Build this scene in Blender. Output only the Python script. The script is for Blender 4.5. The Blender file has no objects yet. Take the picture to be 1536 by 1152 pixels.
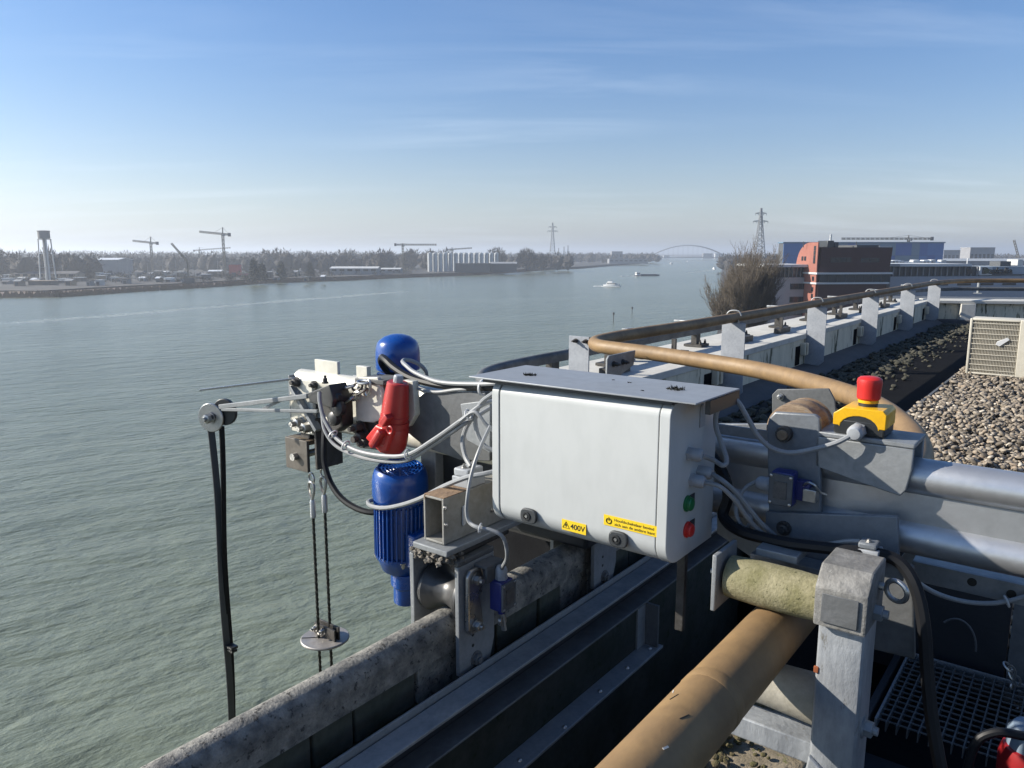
import bpy, bmesh, math, random
import numpy as np
from mathutils import Vector, Matrix
random.seed(7)
RNG = np.random.default_rng(7)
scn = bpy.context.scene
COL = scn.collection

# ------------------------------------------------------------------ camera, sky, sun, exposure
CAMH = 25.0
F_PX = 1154.0
PITCH = math.atan((576 - 378) / F_PX)
cam = bpy.data.cameras.new('camera')
cam.sensor_width = 36.0
cam.lens = 36.0 * F_PX / 1536.0
cam.clip_start = 0.05
cam.clip_end = 30000
cam_o = bpy.data.objects.new('camera', cam)
COL.objects.link(cam_o)
cam_o.location = (0, 0, CAMH)
cam_o.rotation_euler = (math.pi / 2 - PITCH, 0, 0)
scn.camera = cam_o

SUN_AZ = math.radians(-84)      # left of the viewing direction (+Y)
SUN_EL = math.radians(28)
SUN_DIR = Vector((math.sin(SUN_AZ) * math.cos(SUN_EL), math.cos(SUN_AZ) * math.cos(SUN_EL), math.sin(SUN_EL)))

world = bpy.data.worlds.new('World')
scn.world = world
world.use_nodes = True
nt = world.node_tree
nt.nodes.clear()
N = nt.nodes.new
sky = N('ShaderNodeTexSky')
sky.sky_type = 'NISHITA'
sky.sun_disc = False
sky.sun_elevation = SUN_EL
sky.sun_rotation = SUN_AZ
sky.altitude = 0
sky.air_density = 1.0
sky.dust_density = 1.0
sky.ozone_density = 1.6
tc = N('ShaderNodeTexCoord')
sep = N('ShaderNodeSeparateXYZ')
nt.links.new(tc.outputs['Generated'], sep.inputs[0])
def wmath(op, a, b=None):
    n = N('ShaderNodeMath'); n.operation = op
    for i, v in enumerate((a, b)):
        if v is None: continue
        if isinstance(v, (int, float)): n.inputs[i].default_value = v
        else: nt.links.new(v, n.inputs[i])
    return n.outputs[0]
zz = wmath('MAXIMUM', wmath('ADD', sep.outputs[2], 0.10), 0.03)
uu = wmath('DIVIDE', sep.outputs[0], zz)
vv = wmath('DIVIDE', sep.outputs[1], zz)
cmb = N('ShaderNodeCombineXYZ')
nt.links.new(uu, cmb.inputs[0]); nt.links.new(vv, cmb.inputs[1])
mp = N('ShaderNodeMapping')
mp.inputs['Rotation'].default_value = (0, 0, math.radians(-24))
mp.inputs['Scale'].default_value = (0.55, 2.3, 1)
nt.links.new(cmb.outputs[0], mp.inputs[0])
nz = N('ShaderNodeTexNoise'); nz.inputs['Scale'].default_value = 0.9; nz.inputs['Detail'].default_value = 7
nz.inputs['Roughness'].default_value = 0.58; nz.inputs['Distortion'].default_value = 0.5
nt.links.new(mp.outputs[0], nz.inputs['Vector'])
nz2 = N('ShaderNodeTexNoise'); nz2.inputs['Scale'].default_value = 0.45; nz2.inputs['Detail'].default_value = 2
nt.links.new(cmb.outputs[0], nz2.inputs['Vector'])
r1 = N('ShaderNodeMapRange'); r1.inputs[1].default_value = 0.47; r1.inputs[2].default_value = 0.78
nt.links.new(nz.outputs[0], r1.inputs[0])
r2 = N('ShaderNodeMapRange'); r2.inputs[1].default_value = 0.42; r2.inputs[2].default_value = 0.62
nt.links.new(nz2.outputs[0], r2.inputs[0])
fac = wmath('MULTIPLY', wmath('MULTIPLY', r1.outputs[0], r2.outputs[0]), 0.26)
tint = N('ShaderNodeMix'); tint.data_type = 'RGBA'; tint.blend_type = 'MULTIPLY'; tint.inputs[0].default_value = 1.0
nt.links.new(sky.outputs[0], tint.inputs[6]); tint.inputs[7].default_value = (0.66, 0.97, 1.34, 1)
lum = N('ShaderNodeRGBToBW'); nt.links.new(sky.outputs[0], lum.inputs[0])
pale = N('ShaderNodeMix'); pale.data_type = 'RGBA'; pale.blend_type = 'MULTIPLY'; pale.inputs[0].default_value = 1.0
nt.links.new(lum.outputs[0], pale.inputs[6]); pale.inputs[7].default_value = (1.27, 1.30, 1.28, 1)
hfac = wmath('POWER', 2.718, wmath('MULTIPLY', wmath('MAXIMUM', sep.outputs[2], 0.0), -9.0))
hmix = N('ShaderNodeMix'); hmix.data_type = 'RGBA'
nt.links.new(hfac, hmix.inputs[0]); nt.links.new(tint.outputs[2], hmix.inputs[6]); nt.links.new(pale.outputs[2], hmix.inputs[7])
mixc = N('ShaderNodeMix'); mixc.data_type = 'RGBA'
nt.links.new(fac, mixc.inputs[0])
nt.links.new(hmix.outputs[2], mixc.inputs[6])
mixc.inputs[7].default_value = (8.6, 9.6, 10.8, 1)
bg = N('ShaderNodeBackground'); bg.inputs[1].default_value = 0.067
out = N('ShaderNodeOutputWorld')
nt.links.new(mixc.outputs[2], bg.inputs[0]); nt.links.new(bg.outputs[0], out.inputs[0])

sun = bpy.data.lights.new('sun', 'SUN')
sun.energy = 5.0; sun.angle = math.radians(0.53); sun.color = (1.0, 0.93, 0.82)
sun_o = bpy.data.objects.new('sun', sun); COL.objects.link(sun_o)
sun_o.rotation_euler = (-SUN_DIR).to_track_quat('-Z', 'Y').to_euler()
sun_o.location = (0, 0, 80)

vs = scn.view_settings
vs.view_transform = 'Standard'; vs.look = 'None'; vs.exposure = 0.84; vs.gamma = 1.0; vs.use_curve_mapping = False

# ------------------------------------------------------------------ coordinates
# (a, b, z): roof frame, metres from the camera; b runs along the rails, a across them, z up
TH = math.radians(37.5)
CT, ST = math.cos(TH), math.sin(TH)
CP, SP = math.cos(PITCH), math.sin(PITCH)
def L2W(p):
    a, b, z = p
    return Vector((a * CT + b * ST, -a * ST + b * CT, CAMH + z))
def ray(u, v):
    x = (u - 768) / F_PX; y = (v - 576) / F_PX
    return Vector((x, CP - y * SP, -SP - y * CP))
def on(ax, c, u, v):
    X, Y, Z = ray(u, v)
    r = (X * CT - Y * ST, X * ST + Y * CT, Z)
    t = c / r['abz'.index(ax)]
    return Vector((r[0] * t, r[1] * t, r[2] * t))
def PB(u, v, b): return on('b', b, u, v)
def PA(u, v, a): return on('a', a, u, v)
def PZ(u, v, z): return on('z', z, u, v)
def G(u, v, zw=0.0):
    """world point where the line of sight meets height zw"""
    r = ray(u, v); t = (zw - CAMH) / r.z
    return Vector((r.x * t, r.y * t, zw))
def D(u, v, y):
    """world point along the line of sight at forward distance y"""
    r = ray(u, v); t = y / r.y
    return Vector((r.x * t, y, CAMH + r.z * t))

# ------------------------------------------------------------------ mesh builder
class MB:
    def __init__(s): s.v = []; s.f = []
    def add(s, vs, fs):
        o = len(s.v); s.v += [tuple(p) for p in vs]; s.f += [tuple(i + o for i in f) for f in fs]; return s
    def box(s, x0, x1, y0, y1, z0, z1):
        return s.add([(x0,y0,z0),(x1,y0,z0),(x1,y1,z0),(x0,y1,z0),(x0,y0,z1),(x1,y0,z1),(x1,y1,z1),(x0,y1,z1)],
                     [(0,3,2,1),(4,5,6,7),(0,1,5,4),(1,2,6,5),(2,3,7,6),(3,0,4,7)])
    def obox(s, c, dx, dy, dz):
        c, dx, dy, dz = map(Vector, (c, dx, dy, dz))
        P = [c + sx*dx + sy*dy + sz*dz for sz in (-1,1) for sx, sy in ((-1,-1),(1,-1),(1,1),(-1,1))]
        return s.add(P, [(0,3,2,1),(4,5,6,7),(0,1,5,4),(1,2,6,5),(2,3,7,6),(3,0,4,7)])
    def bar(s, p0, p1, w, h=None, up=(0,0,1)):
        p0, p1 = Vector(p0), Vector(p1); h = h or w
        d = (p1 - p0); l = d.length; d.normalize(); up = Vector(up)
        sd = d.cross(up)
        if sd.length < 1e-4: sd = d.cross(Vector((1,0,0)))
        sd.normalize(); u2 = sd.cross(d)
        return s.obox((p0+p1)/2, d*l/2, sd*w/2, u2*h/2)
    def prism(s, poly, ex):
        ex = Vector(ex); n = len(poly); P = [Vector(p) for p in poly]
        return s.add(P + [p + ex for p in P], [tuple(range(n))[::-1], tuple(range(n, 2*n))] + [(i, (i+1) % n, n+(i+1) % n, n+i) for i in range(n)])
    def lathe(s, o, ax, prof, n=24, caps=True):
        o, ax = Vector(o), Vector(ax).normalized()
        e1 = ax.orthogonal().normalized(); e2 = ax.cross(e1)
        vs = []; fs = []
        for r, h in prof:
            for k in range(n):
                t = 2*math.pi*k/n
                vs.append(o + ax*h + (e1*math.cos(t) + e2*math.sin(t))*max(r, 1e-5))
        m = len(prof)
        for j in range(m-1):
            for k in range(n):
                fs.append((j*n+k, j*n+(k+1) % n, (j+1)*n+(k+1) % n, (j+1)*n+k))
        if caps: fs += [tuple(range(n))[::-1], tuple(range((m-1)*n, m*n))]
        return s.add(vs, fs)
    def cyl(s, p0, p1, r0, r1=None, n=20):
        p0, p1 = Vector(p0), Vector(p1); r1 = r0 if r1 is None else r1
        return s.lathe(p0, p1-p0, [(r0, 0), (r1, (p1-p0).length)], n)
    def tube(s, pts, r, n=8, closed=False, prof=None):
        P = [Vector(p) for p in pts]; m = len(P); vs = []; fs = []
        e = None
        for i in range(m):
            if closed: t = P[(i+1) % m] - P[i-1]
            else: t = P[min(i+1, m-1)] - P[max(i-1, 0)]
            t.normalize()
            if e is None:
                e = t.cross(Vector((0,0,1)))
                if e.length < .12: e = t.cross(Vector((1,0,0)))
            e = (e - t*e.dot(t)).normalized(); e2 = e.cross(t)
            rr = r[i] if isinstance(r, (list, tuple)) else r
            if prof:
                for x, y in prof: vs.append(P[i] + e*x + e2*y)
            else:
                for k in range(n):
                    q = 2*math.pi*k/n
                    vs.append(P[i] + (e*math.cos(q) + e2*math.sin(q))*rr)
        if prof: n = len(prof)
        for i in range(m if closed else m-1):
            j = (i+1) % m
            for k in range(n): fs.append((i*n+k, i*n+(k+1) % n, j*n+(k+1) % n, j*n+k))
        if not closed: fs += [tuple(range(n))[::-1], tuple(range((m-1)*n, m*n))]
        return s.add(vs, fs)
    def ring(s, c, nrm, R, r, n=28, k=8, sq=1.0):
        nrm = Vector(nrm).normalized(); e1 = nrm.orthogonal().normalized(); e2 = nrm.cross(e1)
        return s.tube([Vector(c) + (e1*math.cos(2*math.pi*i/n) + e2*sq*math.sin(2*math.pi*i/n))*R for i in range(n)], r, k, True)
    def dome(s, o, ax, r, h, n=24, seg=6):
        return s.lathe(o, ax, [(r*math.cos(i*math.pi/2/seg), h*math.sin(i*math.pi/2/seg)) for i in range(seg+1)], n)
    def hexbolt(s, c, ax, r, h):
        ax = Vector(ax).normalized()
        s.lathe(c, ax, [(r*1.5, 0), (r*1.5, h*.2)], 16)
        s.lathe(Vector(c)+ax*h*.2, ax, [(r*1.12, 0), (r*1.12, h*.75), (r*.9, h*.8)], 6)
        return s.lathe(Vector(c)+ax*h, ax, [(r*.6, 0), (r*.6, h*.5)], 10)
    def build(s, name, mat, parent=None, local=True, bevel=0, seg=2, smooth=35, label=None, cat=None, group=None, kind=None, recalc=True):
        v = np.array(s.v, dtype=float)
        if local:
            w = np.empty_like(v)
            w[:,0] = v[:,0]*CT + v[:,1]*ST; w[:,1] = -v[:,0]*ST + v[:,1]*CT; w[:,2] = v[:,2] + CAMH
            v = w
        lo, hi = v.min(0), v.max(0)
        org = Vector(((lo[0]+hi[0])/2, (lo[1]+hi[1])/2, lo[2]))
        v = v - np.array(org)
        me = bpy.data.meshes.new(name)
        me.from_pydata(v.tolist(), [], s.f)
        if bevel or recalc:
            bm = bmesh.new(); bm.from_mesh(me)
            bmesh.ops.recalc_face_normals(bm, faces=bm.faces)
            if bevel:
                bm.edges.ensure_lookup_table()
                es = [e for e in bm.edges if len(e.link_faces) == 2 and e.calc_face_angle() > math.radians(35)]
                bmesh.ops.bevel(bm, geom=es, offset=bevel, segments=seg, affect='EDGES', profile=0.5, clamp_overlap=True)
            bm.to_mesh(me); bm.free()
        if bevel: smooth = min(smooth, 22)
        if smooth:
            me.polygons.foreach_set('use_smooth', [True]*len(me.polygons))
            me.set_sharp_from_angle(angle=math.radians(smooth))
        me.materials.append(mat)
        o = bpy.data.objects.new(name, me); COL.objects.link(o)
        place(o, org, parent)
        return tag(o, label, cat, group, kind)

def world_loc(o):
    p = Vector(o.location)
    while o.parent: o = o.parent; p = p + Vector(o.location)
    return p
def place(o, org, parent):
    if parent is not None:
        o.parent = parent; o.location = Vector(org) - world_loc(parent)
    else: o.location = org
def tag(o, label=None, cat=None, group=None, kind=None):
    if label: o['label'] = label
    if cat: o['category'] = cat
    if group: o['group'] = group
    if kind: o['kind'] = kind
    return o
def thing(name, label, cat, base, group=None, local=True):
    o = bpy.data.objects.new(name, None); COL.objects.link(o)
    o.empty_display_size = 0.1
    o.location = L2W(base) if local else Vector(base)
    return tag(o, label, cat, group)
def copy_part(src, parent, loc):
    c = src.copy(); COL.objects.link(c); c.parent = parent; c.location = loc; return c
def smooth_path(pts, n=8):
    P = [Vector(p) for p in pts]; Q = [P[0]*2-P[1]] + P + [P[-1]*2-P[-2]]; R = []
    for i in range(1, len(Q)-2):
        p0, p1, p2, p3 = Q[i-1:i+3]
        for k in range(n):
            t = k/n
            R.append(0.5*((2*p1) + (p2-p0)*t + (2*p0-5*p1+4*p2-p3)*t*t + (3*p1-p0-3*p2+p3)*t**3))
    return R + [P[-1]]

# ------------------------------------------------------------------ materials
MATS = {}
def mat(name, col, rough=0.6, metal=0.0, col2=None, scale=8.0, amt=0.5, bump=0.0, bscale=None, spot=None, spot_th=0.62, spot_scale=30.0, rvar=0.0, coat=0.0, spec=None, stretch=None, detail=6, local=True):
    if name in MATS: return MATS[name]
    col = tuple(c*.84 for c in col)
    if col2: col2 = tuple(c*.84 for c in col2)
    if spot: spot = tuple(c*.84 for c in spot)
    m = bpy.data.materials.new(name); m.use_nodes = True
    t = m.node_tree; nd = t.nodes; ln = t.links
    bs = nd['Principled BSDF']
    bs.inputs['Roughness'].default_value = rough; bs.inputs['Metallic'].default_value = metal
    if coat: bs.inputs['Coat Weight'].default_value = coat; bs.inputs['Coat Roughness'].default_value = 0.12
    if spec is not None: bs.inputs['Specular IOR Level'].default_value = spec
    co = nd.new('ShaderNodeTexCoord').outputs['Object']
    if stretch:
        mpn = nd.new('ShaderNodeMapping'); mpn.inputs['Scale'].default_value = stretch
        ln.new(co, mpn.inputs[0]); co = mpn.outputs[0]
    def noise(sc, de=detail, ro=0.6):
        n = nd.new('ShaderNodeTexNoise'); n.inputs['Scale'].default_value = sc; n.inputs['Detail'].default_value = de
        n.inputs['Roughness'].default_value = ro; ln.new(co, n.inputs['Vector']); return n.outputs[0]
    def rng(src, a, b, c=0.0, d=1.0):
        n = nd.new('ShaderNodeMapRange'); n.inputs[1].default_value = a; n.inputs[2].default_value = b
        n.inputs[3].default_value = c; n.inputs[4].default_value = d; ln.new(src, n.inputs[0]); return n.outputs[0]
    def mix(f, a, b):
        n = nd.new('ShaderNodeMix'); n.data_type = 'RGBA'; ln.new(f, n.inputs[0])
        for i, c in ((6, a), (7, b)):
            if isinstance(c, tuple): n.inputs[i].default_value = (*c, 1)
            else: ln.new(c, n.inputs[i])
        return n.outputs[2]
    if col2 is None: col2 = tuple(c*0.72 for c in col)
    n1 = noise(scale)
    c = mix(rng(n1, 0.35, 0.68, 0, amt), col, col2)
    n2 = noise(scale*7.3, 3)
    c = mix(rng(n2, 0.4, 0.75, 0, 0.35*amt), c, tuple(x*0.6 for x in col2))
    if spot:
        ns = noise(spot_scale, 5, 0.7)
        c = mix(rng(ns, spot_th, spot_th+0.07), c, spot)
    ln.new(c, bs.inputs['Base Color'])
    if rvar: ln.new(rng(n1, 0.3, 0.7, max(0.03, rough-rvar), min(1, rough+rvar)), bs.inputs['Roughness'])
    if bump:
        b = nd.new('ShaderNodeBump'); b.inputs['Strength'].default_value = min(1, bump); b.inputs['Distance'].default_value = 0.004
        ln.new(noise(bscale or scale*6, 5), b.inputs['Height']); ln.new(b.outputs[0], bs.inputs['Normal'])
    MATS[name] = m
    return m
galv = mat('galvanised_steel', (.31,.325,.335), .5, .25, (.20,.215,.225), 14, .8, .15, 90, (.16,.15,.13), .70, 40, .12)
galv_dull = mat('dull_galvanised_steel', (.15,.155,.16), .62, .15, (.085,.09,.09), 9, .9, .25, 60, (.09,.085,.07), .66, 35, .1)
alu = mat('aluminium', (.62,.63,.64), .38, .75, (.48,.48,.48), 7, .6, .08, 70, (.25,.23,.2), .72, 45, .1)
alu_pale = mat('cream_aluminium', (.70,.68,.60), .45, .15, (.52,.50,.42), 9, .6, .08, 60, (.22,.2,.16), .70, 45)  # paler cream tone for the arm tip, its plates and the plug mount
steel = mat('stainless_steel', (.55,.54,.52), .32, .85, (.36,.35,.33), 16, .7, .05, 80, rvar=.1)
dark_steel = mat('dirty_steel', (.11,.105,.10), .55, .5, (.05,.045,.04), 22, .9, .3, 90, (.16,.09,.05), .66, 40)
box_white = mat('white_enclosure_paint', (.52,.54,.535), .38, 0, (.495,.515,.508), 4, .5, .02, 150, (.36,.35,.32), .74, 20, .05, stretch=(1,1,.45))
box_grey = mat('roof_plate_zinc', (.36,.38,.40), .5, .35, (.29,.31,.33), 6, .7, .06, 90, (.07,.07,.06), .725, 55, .08)
black_rub = mat('black_rubber', (.009,.010,.012), .5, 0, (.014,.014,.016), 20, .5, spec=.25)
black_pl = mat('black_plastic', (.02,.022,.024), .42, 0, (.03,.03,.03), 30, .5)
dgrey_pl = mat('dark_grey_plastic', (.040,.045,.05), .45, 0, None, 30, .5)
grey_cab = mat('grey_cable', (.29,.30,.31), .5, 0, (.21,.22,.22), 25, .6, spot=(.2,.19,.17), spot_th=.72, spot_scale=60)
grey_pl = mat('grey_plastic', (.38,.40,.42), .45, 0, (.30,.31,.33), 25, .6)
white_pl = mat('white_plastic', (.58,.59,.59), .4, 0, (.6,.6,.6), 25, .5)
blue = mat('blue_motor_paint', (.006,.070,.33), .30, 0, (.004,.045,.22), 10, .8, .03, 80, coat=.35, rvar=.06)
blue_dk = mat('blue_switch_plastic', (.02,.03,.17), .4, 0, None, 30, .5)
red_pl = mat('red_plug_plastic', (.50,.034,.028), .42, 0, (.36,.022,.02), 18, .6, .04, 70, coat=.1)
red_btn = mat('red_button_plastic', (.62,.025,.02), .4, 0, (.5,.02,.015), 18, .4)
green_btn = mat('green_button_plastic', (.01,.16,.05), .35, 0, None, 18, .4)
yellow = mat('yellow_plastic', (.80,.45,.008), .36, 0, (.68,.36,.008), 18, .5, spot=(.15,.1,.03), spot_th=.76, spot_scale=70)
sticker = mat('yellow_sticker', (.85,.60,.02), .42, 0, (.78,.52,.02), 12, .4)
ink = mat('black_ink', (.015,.015,.012), .5)
brown = mat('brown_track_coating', (.285,.180,.078), .62, 0, (.175,.108,.052), 4, 1.0, .2, 60, (.06,.043,.03), .66, 19, .08)
conc_rail = mat('weathered_rail', (.33,.315,.275), .8, .0, (.10,.10,.095), 30, 1.0, .9, 140, (.05,.047,.042), .57, 70)
concrete = mat('stained_concrete', (.36,.355,.30), .9, 0, (.24,.235,.19), 1.8, .9, .4, 40, (.10,.10,.07), .66, 5)
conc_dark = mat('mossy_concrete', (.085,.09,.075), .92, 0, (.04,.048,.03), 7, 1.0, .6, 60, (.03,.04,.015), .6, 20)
ledge_w = mat('pale_ledge', (.62,.61,.57), .85, 0, (.46,.45,.41), 1.6, .8, .3, 50, (.12,.12,.08), .72, 9)
roller_m = mat('mossy_roller', (.31,.28,.17), .85, 0, (.15,.14,.055), 24, 1.0, .45, 180, (.06,.06,.02), .60, 110)
roller_g = mat('grey_roller', (.36,.34,.29), .7, 0, (.24,.22,.17), 16, .8, .3, 120)
wood = mat('rusty_wheel', (.30,.22,.14), .7, .1, (.16,.10,.06), 18, .9, .5, 70, (.33,.32,.3), .66, 40, stretch=(1,1,5))
void_m = mat('void_shade', (.012,.0125,.014), .95, 0, (.008,.008,.009), 6, .9, .5, 60, spec=.05)  # near-black that paints in the deep shade of slot, pit and facade
navy_steel = mat('shade_dark_steel', (.026,.029,.035), .5, .2, (.03,.033,.038), 10, .8, .2, 60)  # steel colour darkened to carry the shade around pit and channel
rust = mat('rust', (.32,.09,.03), .8, .1)


# ================================================================== SETTING: river, banks, deck
def ground_mat(name, c1, c2, c3, sc):
    return mat(name, c1, .95, 0, c2, sc, 1.0, .3, sc*4, c3, .58, sc*3)
bank_m = ground_mat('bank_earth', (.16,.14,.10), (.09,.09,.06), (.22,.20,.16), .05)
yard_m = ground_mat('yard_ground', (.060,.058,.054), (.035,.035,.033), (.10,.097,.09), .05)

wm = bpy.data.materials.new('river_water'); wm.use_nodes = True
t = wm.node_tree; nd = t.nodes; ln = t.links
bs = nd['Principled BSDF']
bs.inputs['IOR'].default_value = 1.33
geo = nd.new('ShaderNodeNewGeometry').outputs['Position']
def wn(scale, rot, st, de, ro=.55, di=0.0):
    m_ = nd.new('ShaderNodeMapping'); m_.vector_type = 'TEXTURE'; m_.inputs['Rotation'].default_value = (0,0,math.radians(rot)); m_.inputs['Scale'].default_value = st
    ln.new(geo, m_.inputs[0])
    n_ = nd.new('ShaderNodeTexNoise'); n_.inputs['Scale'].default_value = scale; n_.inputs['Detail'].default_value = de
    n_.inputs['Roughness'].default_value = ro; n_.inputs['Distortion'].default_value = di
    ln.new(m_.outputs[0], n_.inputs['Vector']); return n_.outputs[0]
def wm_(op, a, b):
    n_ = nd.new('ShaderNodeMath'); n_.operation = op
    for i, v in enumerate((a, b)):
        if isinstance(v, (int, float)): n_.inputs[i].default_value = v
        else: ln.new(v, n_.inputs[i])
    return n_.outputs[0]
def wr(src, a, b, c, d):
    n_ = nd.new('ShaderNodeMapRange'); n_.interpolation_type = 'SMOOTHSTEP'
    for i, v in enumerate((a, b, c, d)): n_.inputs[i+1].default_value = v
    ln.new(src, n_.inputs[0]); return n_.outputs[0]
chop = wn(.80, 36, (1.45, .85, 1), 5, .58, .15)
swell = wn(.19, 27, (1.7, .85, 1), 3, .5, .15)
fine = wn(2.2, 52, (1.6, .8, 1), 3, .55)
hgt = wm_('ADD', wm_('ADD', wm_('MULTIPLY', chop, .27), wm_('MULTIPLY', swell, .85)), wm_('MULTIPLY', fine, .05))
bp = nd.new('ShaderNodeBump'); bp.inputs['Strength'].default_value = 1.0; bp.inputs['Distance'].default_value = 1.0
ln.new(hgt, bp.inputs['Height']); ln.new(bp.outputs[0], bs.inputs['Normal'])
patch = wr(wn(.018, 22, (2.6, .6, 1), 4, .55, .5), .42, .62, 0, 1)
mixw = nd.new('ShaderNodeMix'); mixw.data_type = 'RGBA'; ln.new(patch, mixw.inputs[0])
mixw.inputs[6].default_value = (.114,.132,.090,1); mixw.inputs[7].default_value = (.134,.154,.110,1)
# drifting foam: streaks where eddies meet and the old wakes of passing boats
foam = wm_('MULTIPLY', wr(wn(.09, 20, (3.5, .5, 1), 6, .62, .3), .60, .74, 0, 1), wr(wn(.012, 0, (1.6, 1, 1), 3), .50, .64, 0, 1))
spx = nd.new('ShaderNodeSeparateXYZ'); ln.new(geo, spx.inputs[0])
def wake(p0, p1, wd):
    d = Vector((p1.x-p0.x, p1.y-p0.y)).normalized(); nx, ny = -d.y, d.x
    c0 = p0.x*nx + p0.y*ny
    dist = wm_('SUBTRACT', wm_('ADD', wm_('MULTIPLY', spx.outputs[0], nx), wm_('MULTIPLY', spx.outputs[1], ny)), c0)
    dist = wm_('ADD', dist, wm_('MULTIPLY', wm_('SUBTRACT', wn(.02, 0, (1, 1, 1), 3), .5), 14))
    m_ = wr(wm_('ABSOLUTE', dist, 0), wd*.2, wd, 1, 0)
    al = wm_('ADD', wm_('MULTIPLY', spx.outputs[0], d.x), wm_('MULTIPLY', spx.outputs[1], d.y))
    a0 = p0.x*d.x + p0.y*d.y; a1 = p1.x*d.x + p1.y*d.y
    lo, hi = min(a0, a1), max(a0, a1)
    m_ = wm_('MULTIPLY', m_, wr(al, lo-5, lo+25, 0, 1)); m_ = wm_('MULTIPLY', m_, wr(al, hi-25, hi+5, 1, 0))
    return wm_('MULTIPLY', m_, wr(wn(.22, 0, (1,1,1), 5, .7), .40, .62, .25, .9))
w1 = wake(G(-30, 489), G(620, 436), 9)
w3 = wake(G(-30, 504), G(560, 458), 6)
w2 = wake(G(1030, 410), G(1076, 404), 7)
fo = wm_('MINIMUM', wm_('ADD', wm_('ADD', wm_('MULTIPLY', foam, .16), wm_('MULTIPLY', w1, .42)), wm_('MULTIPLY', w2, .5)), 1.0)
mixf = nd.new('ShaderNodeMix'); mixf.data_type = 'RGBA'; ln.new(fo, mixf.inputs[0])
ln.new(mixw.outputs[2], mixf.inputs[6]); mixf.inputs[7].default_value = (.50,.52,.50,1)
ln.new(mixf.outputs[2], bs.inputs['Base Color'])
ln.new(wr(fo, 0, .6, .20, .6), bs.inputs['Roughness'])

R_ = 14000
MB().add([(-R_,-1500,0),(R_,-1500,0),(R_,R_,0),(-R_,R_,0)], [(0,1,2,3)]).build('river', wm, local=False, kind='structure', smooth=0)

def land(name, pts, z, m, drop=4.0):
    b = MB(); b.prism([(p[0], p[1], z-drop) for p in pts], (0, 0, drop))
    return b.build(name, m, local=False, kind='structure', smooth=0)
BZ = 3.0
shore_px = [(-420,462),(-150,451),(0,447),(90,446),(200,438),(300,432),(400,425),(520,421),(600,417),(700,413.5),(770,409),(830,404.5),(870,403),(905,400),(960,395.5),(978,391)]
shore = [G(u, v) for u, v in shore_px]
def inl(k, d):
    t0_ = (shore[min(k+1, len(shore)-1)]-shore[max(k-1, 0)]).normalized(); return shore[k] + Vector((-t0_.y, t0_.x, 0))*d
inset = [inl(k, max(2, 30-2*k) if 1 <= k <= 10 else 2) for k in range(len(shore))]
land('far_bank', [(p.x, p.y) for p in inset] + [(520, 2700), (700, 9000), (1200, R_-500), (-R_+500, R_-500), (-R_+500, 300), (-900, 150)], BZ, yard_m)
land('near_bank', [(-9, -80), (-3.4, 4), (30, 120), (84, 306), (215, 800), (560, 2050), (760, 2700), (1300, 9000), (2400, R_-500), (R_-500, R_-500), (R_-500, -1200), (-9, -1200)], BZ, yard_m)

mb_ = MB()
for i in range(1, 10):
    p, q = shore[i], shore[i+1]
    for d0, d1, z0, z1 in ((-1, 12, -.3, 1.5), (12, 40 - 2*i, 1.5, 3.08)):
        P_ = [inl(i, d0), inl(i+1, d0), inl(i+1, d1), inl(i, d1)]
        mb_.add([(P_[0].x,P_[0].y,z0),(P_[1].x,P_[1].y,z0),(P_[2].x,P_[2].y,z1),(P_[3].x,P_[3].y,z1)], [(0,1,2,3)])
mb_.build('mud_bank', mat('mud_flat', (.15,.095,.058), .9, 0, (.095,.065,.042), .03, 1.0, .3, .3, (.075,.065,.04), .58, .09), local=False, kind='structure', smooth=0)
# reed and mud strip along the far shore
b = MB()
for i in range(len(shore)-1):
    p, q = shore[i], shore[i+1]
    n = max(2, int((q-p).length/0.9))
    dd = (q-p).normalized(); nn = Vector((-dd.y, dd.x, 0))
    tall = 1.3 if i < 9 else 1.0
    for k in range(min(n, 900)):
        for row in range(3):
            c = p + (q-p)*(k+random.random())/min(n, 900) + nn*(row*3.0-.8+random.random()*2.5)
            h = tall*random.uniform(.5, 1.25); w = random.uniform(.5, 1.6)
            b.add([(c.x-w*dd.x, c.y-w*dd.y, .1+row*.5), (c.x+w*dd.x, c.y+w*dd.y, .1+row*.5), (c.x+random.uniform(-.5,.5), c.y+random.uniform(-.3,.3)+.4, 1.2+row*.6+h)], [(0,1,2)])
b.build('reed_bank', mat('dry_reeds', (.19,.125,.075), .95, 0, (.12,.085,.052), .06, 1.0), local=False, kind='stuff', smooth=0, recalc=False,
        label='brown reed and mud strip along the far river shore', cat='reeds')

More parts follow.
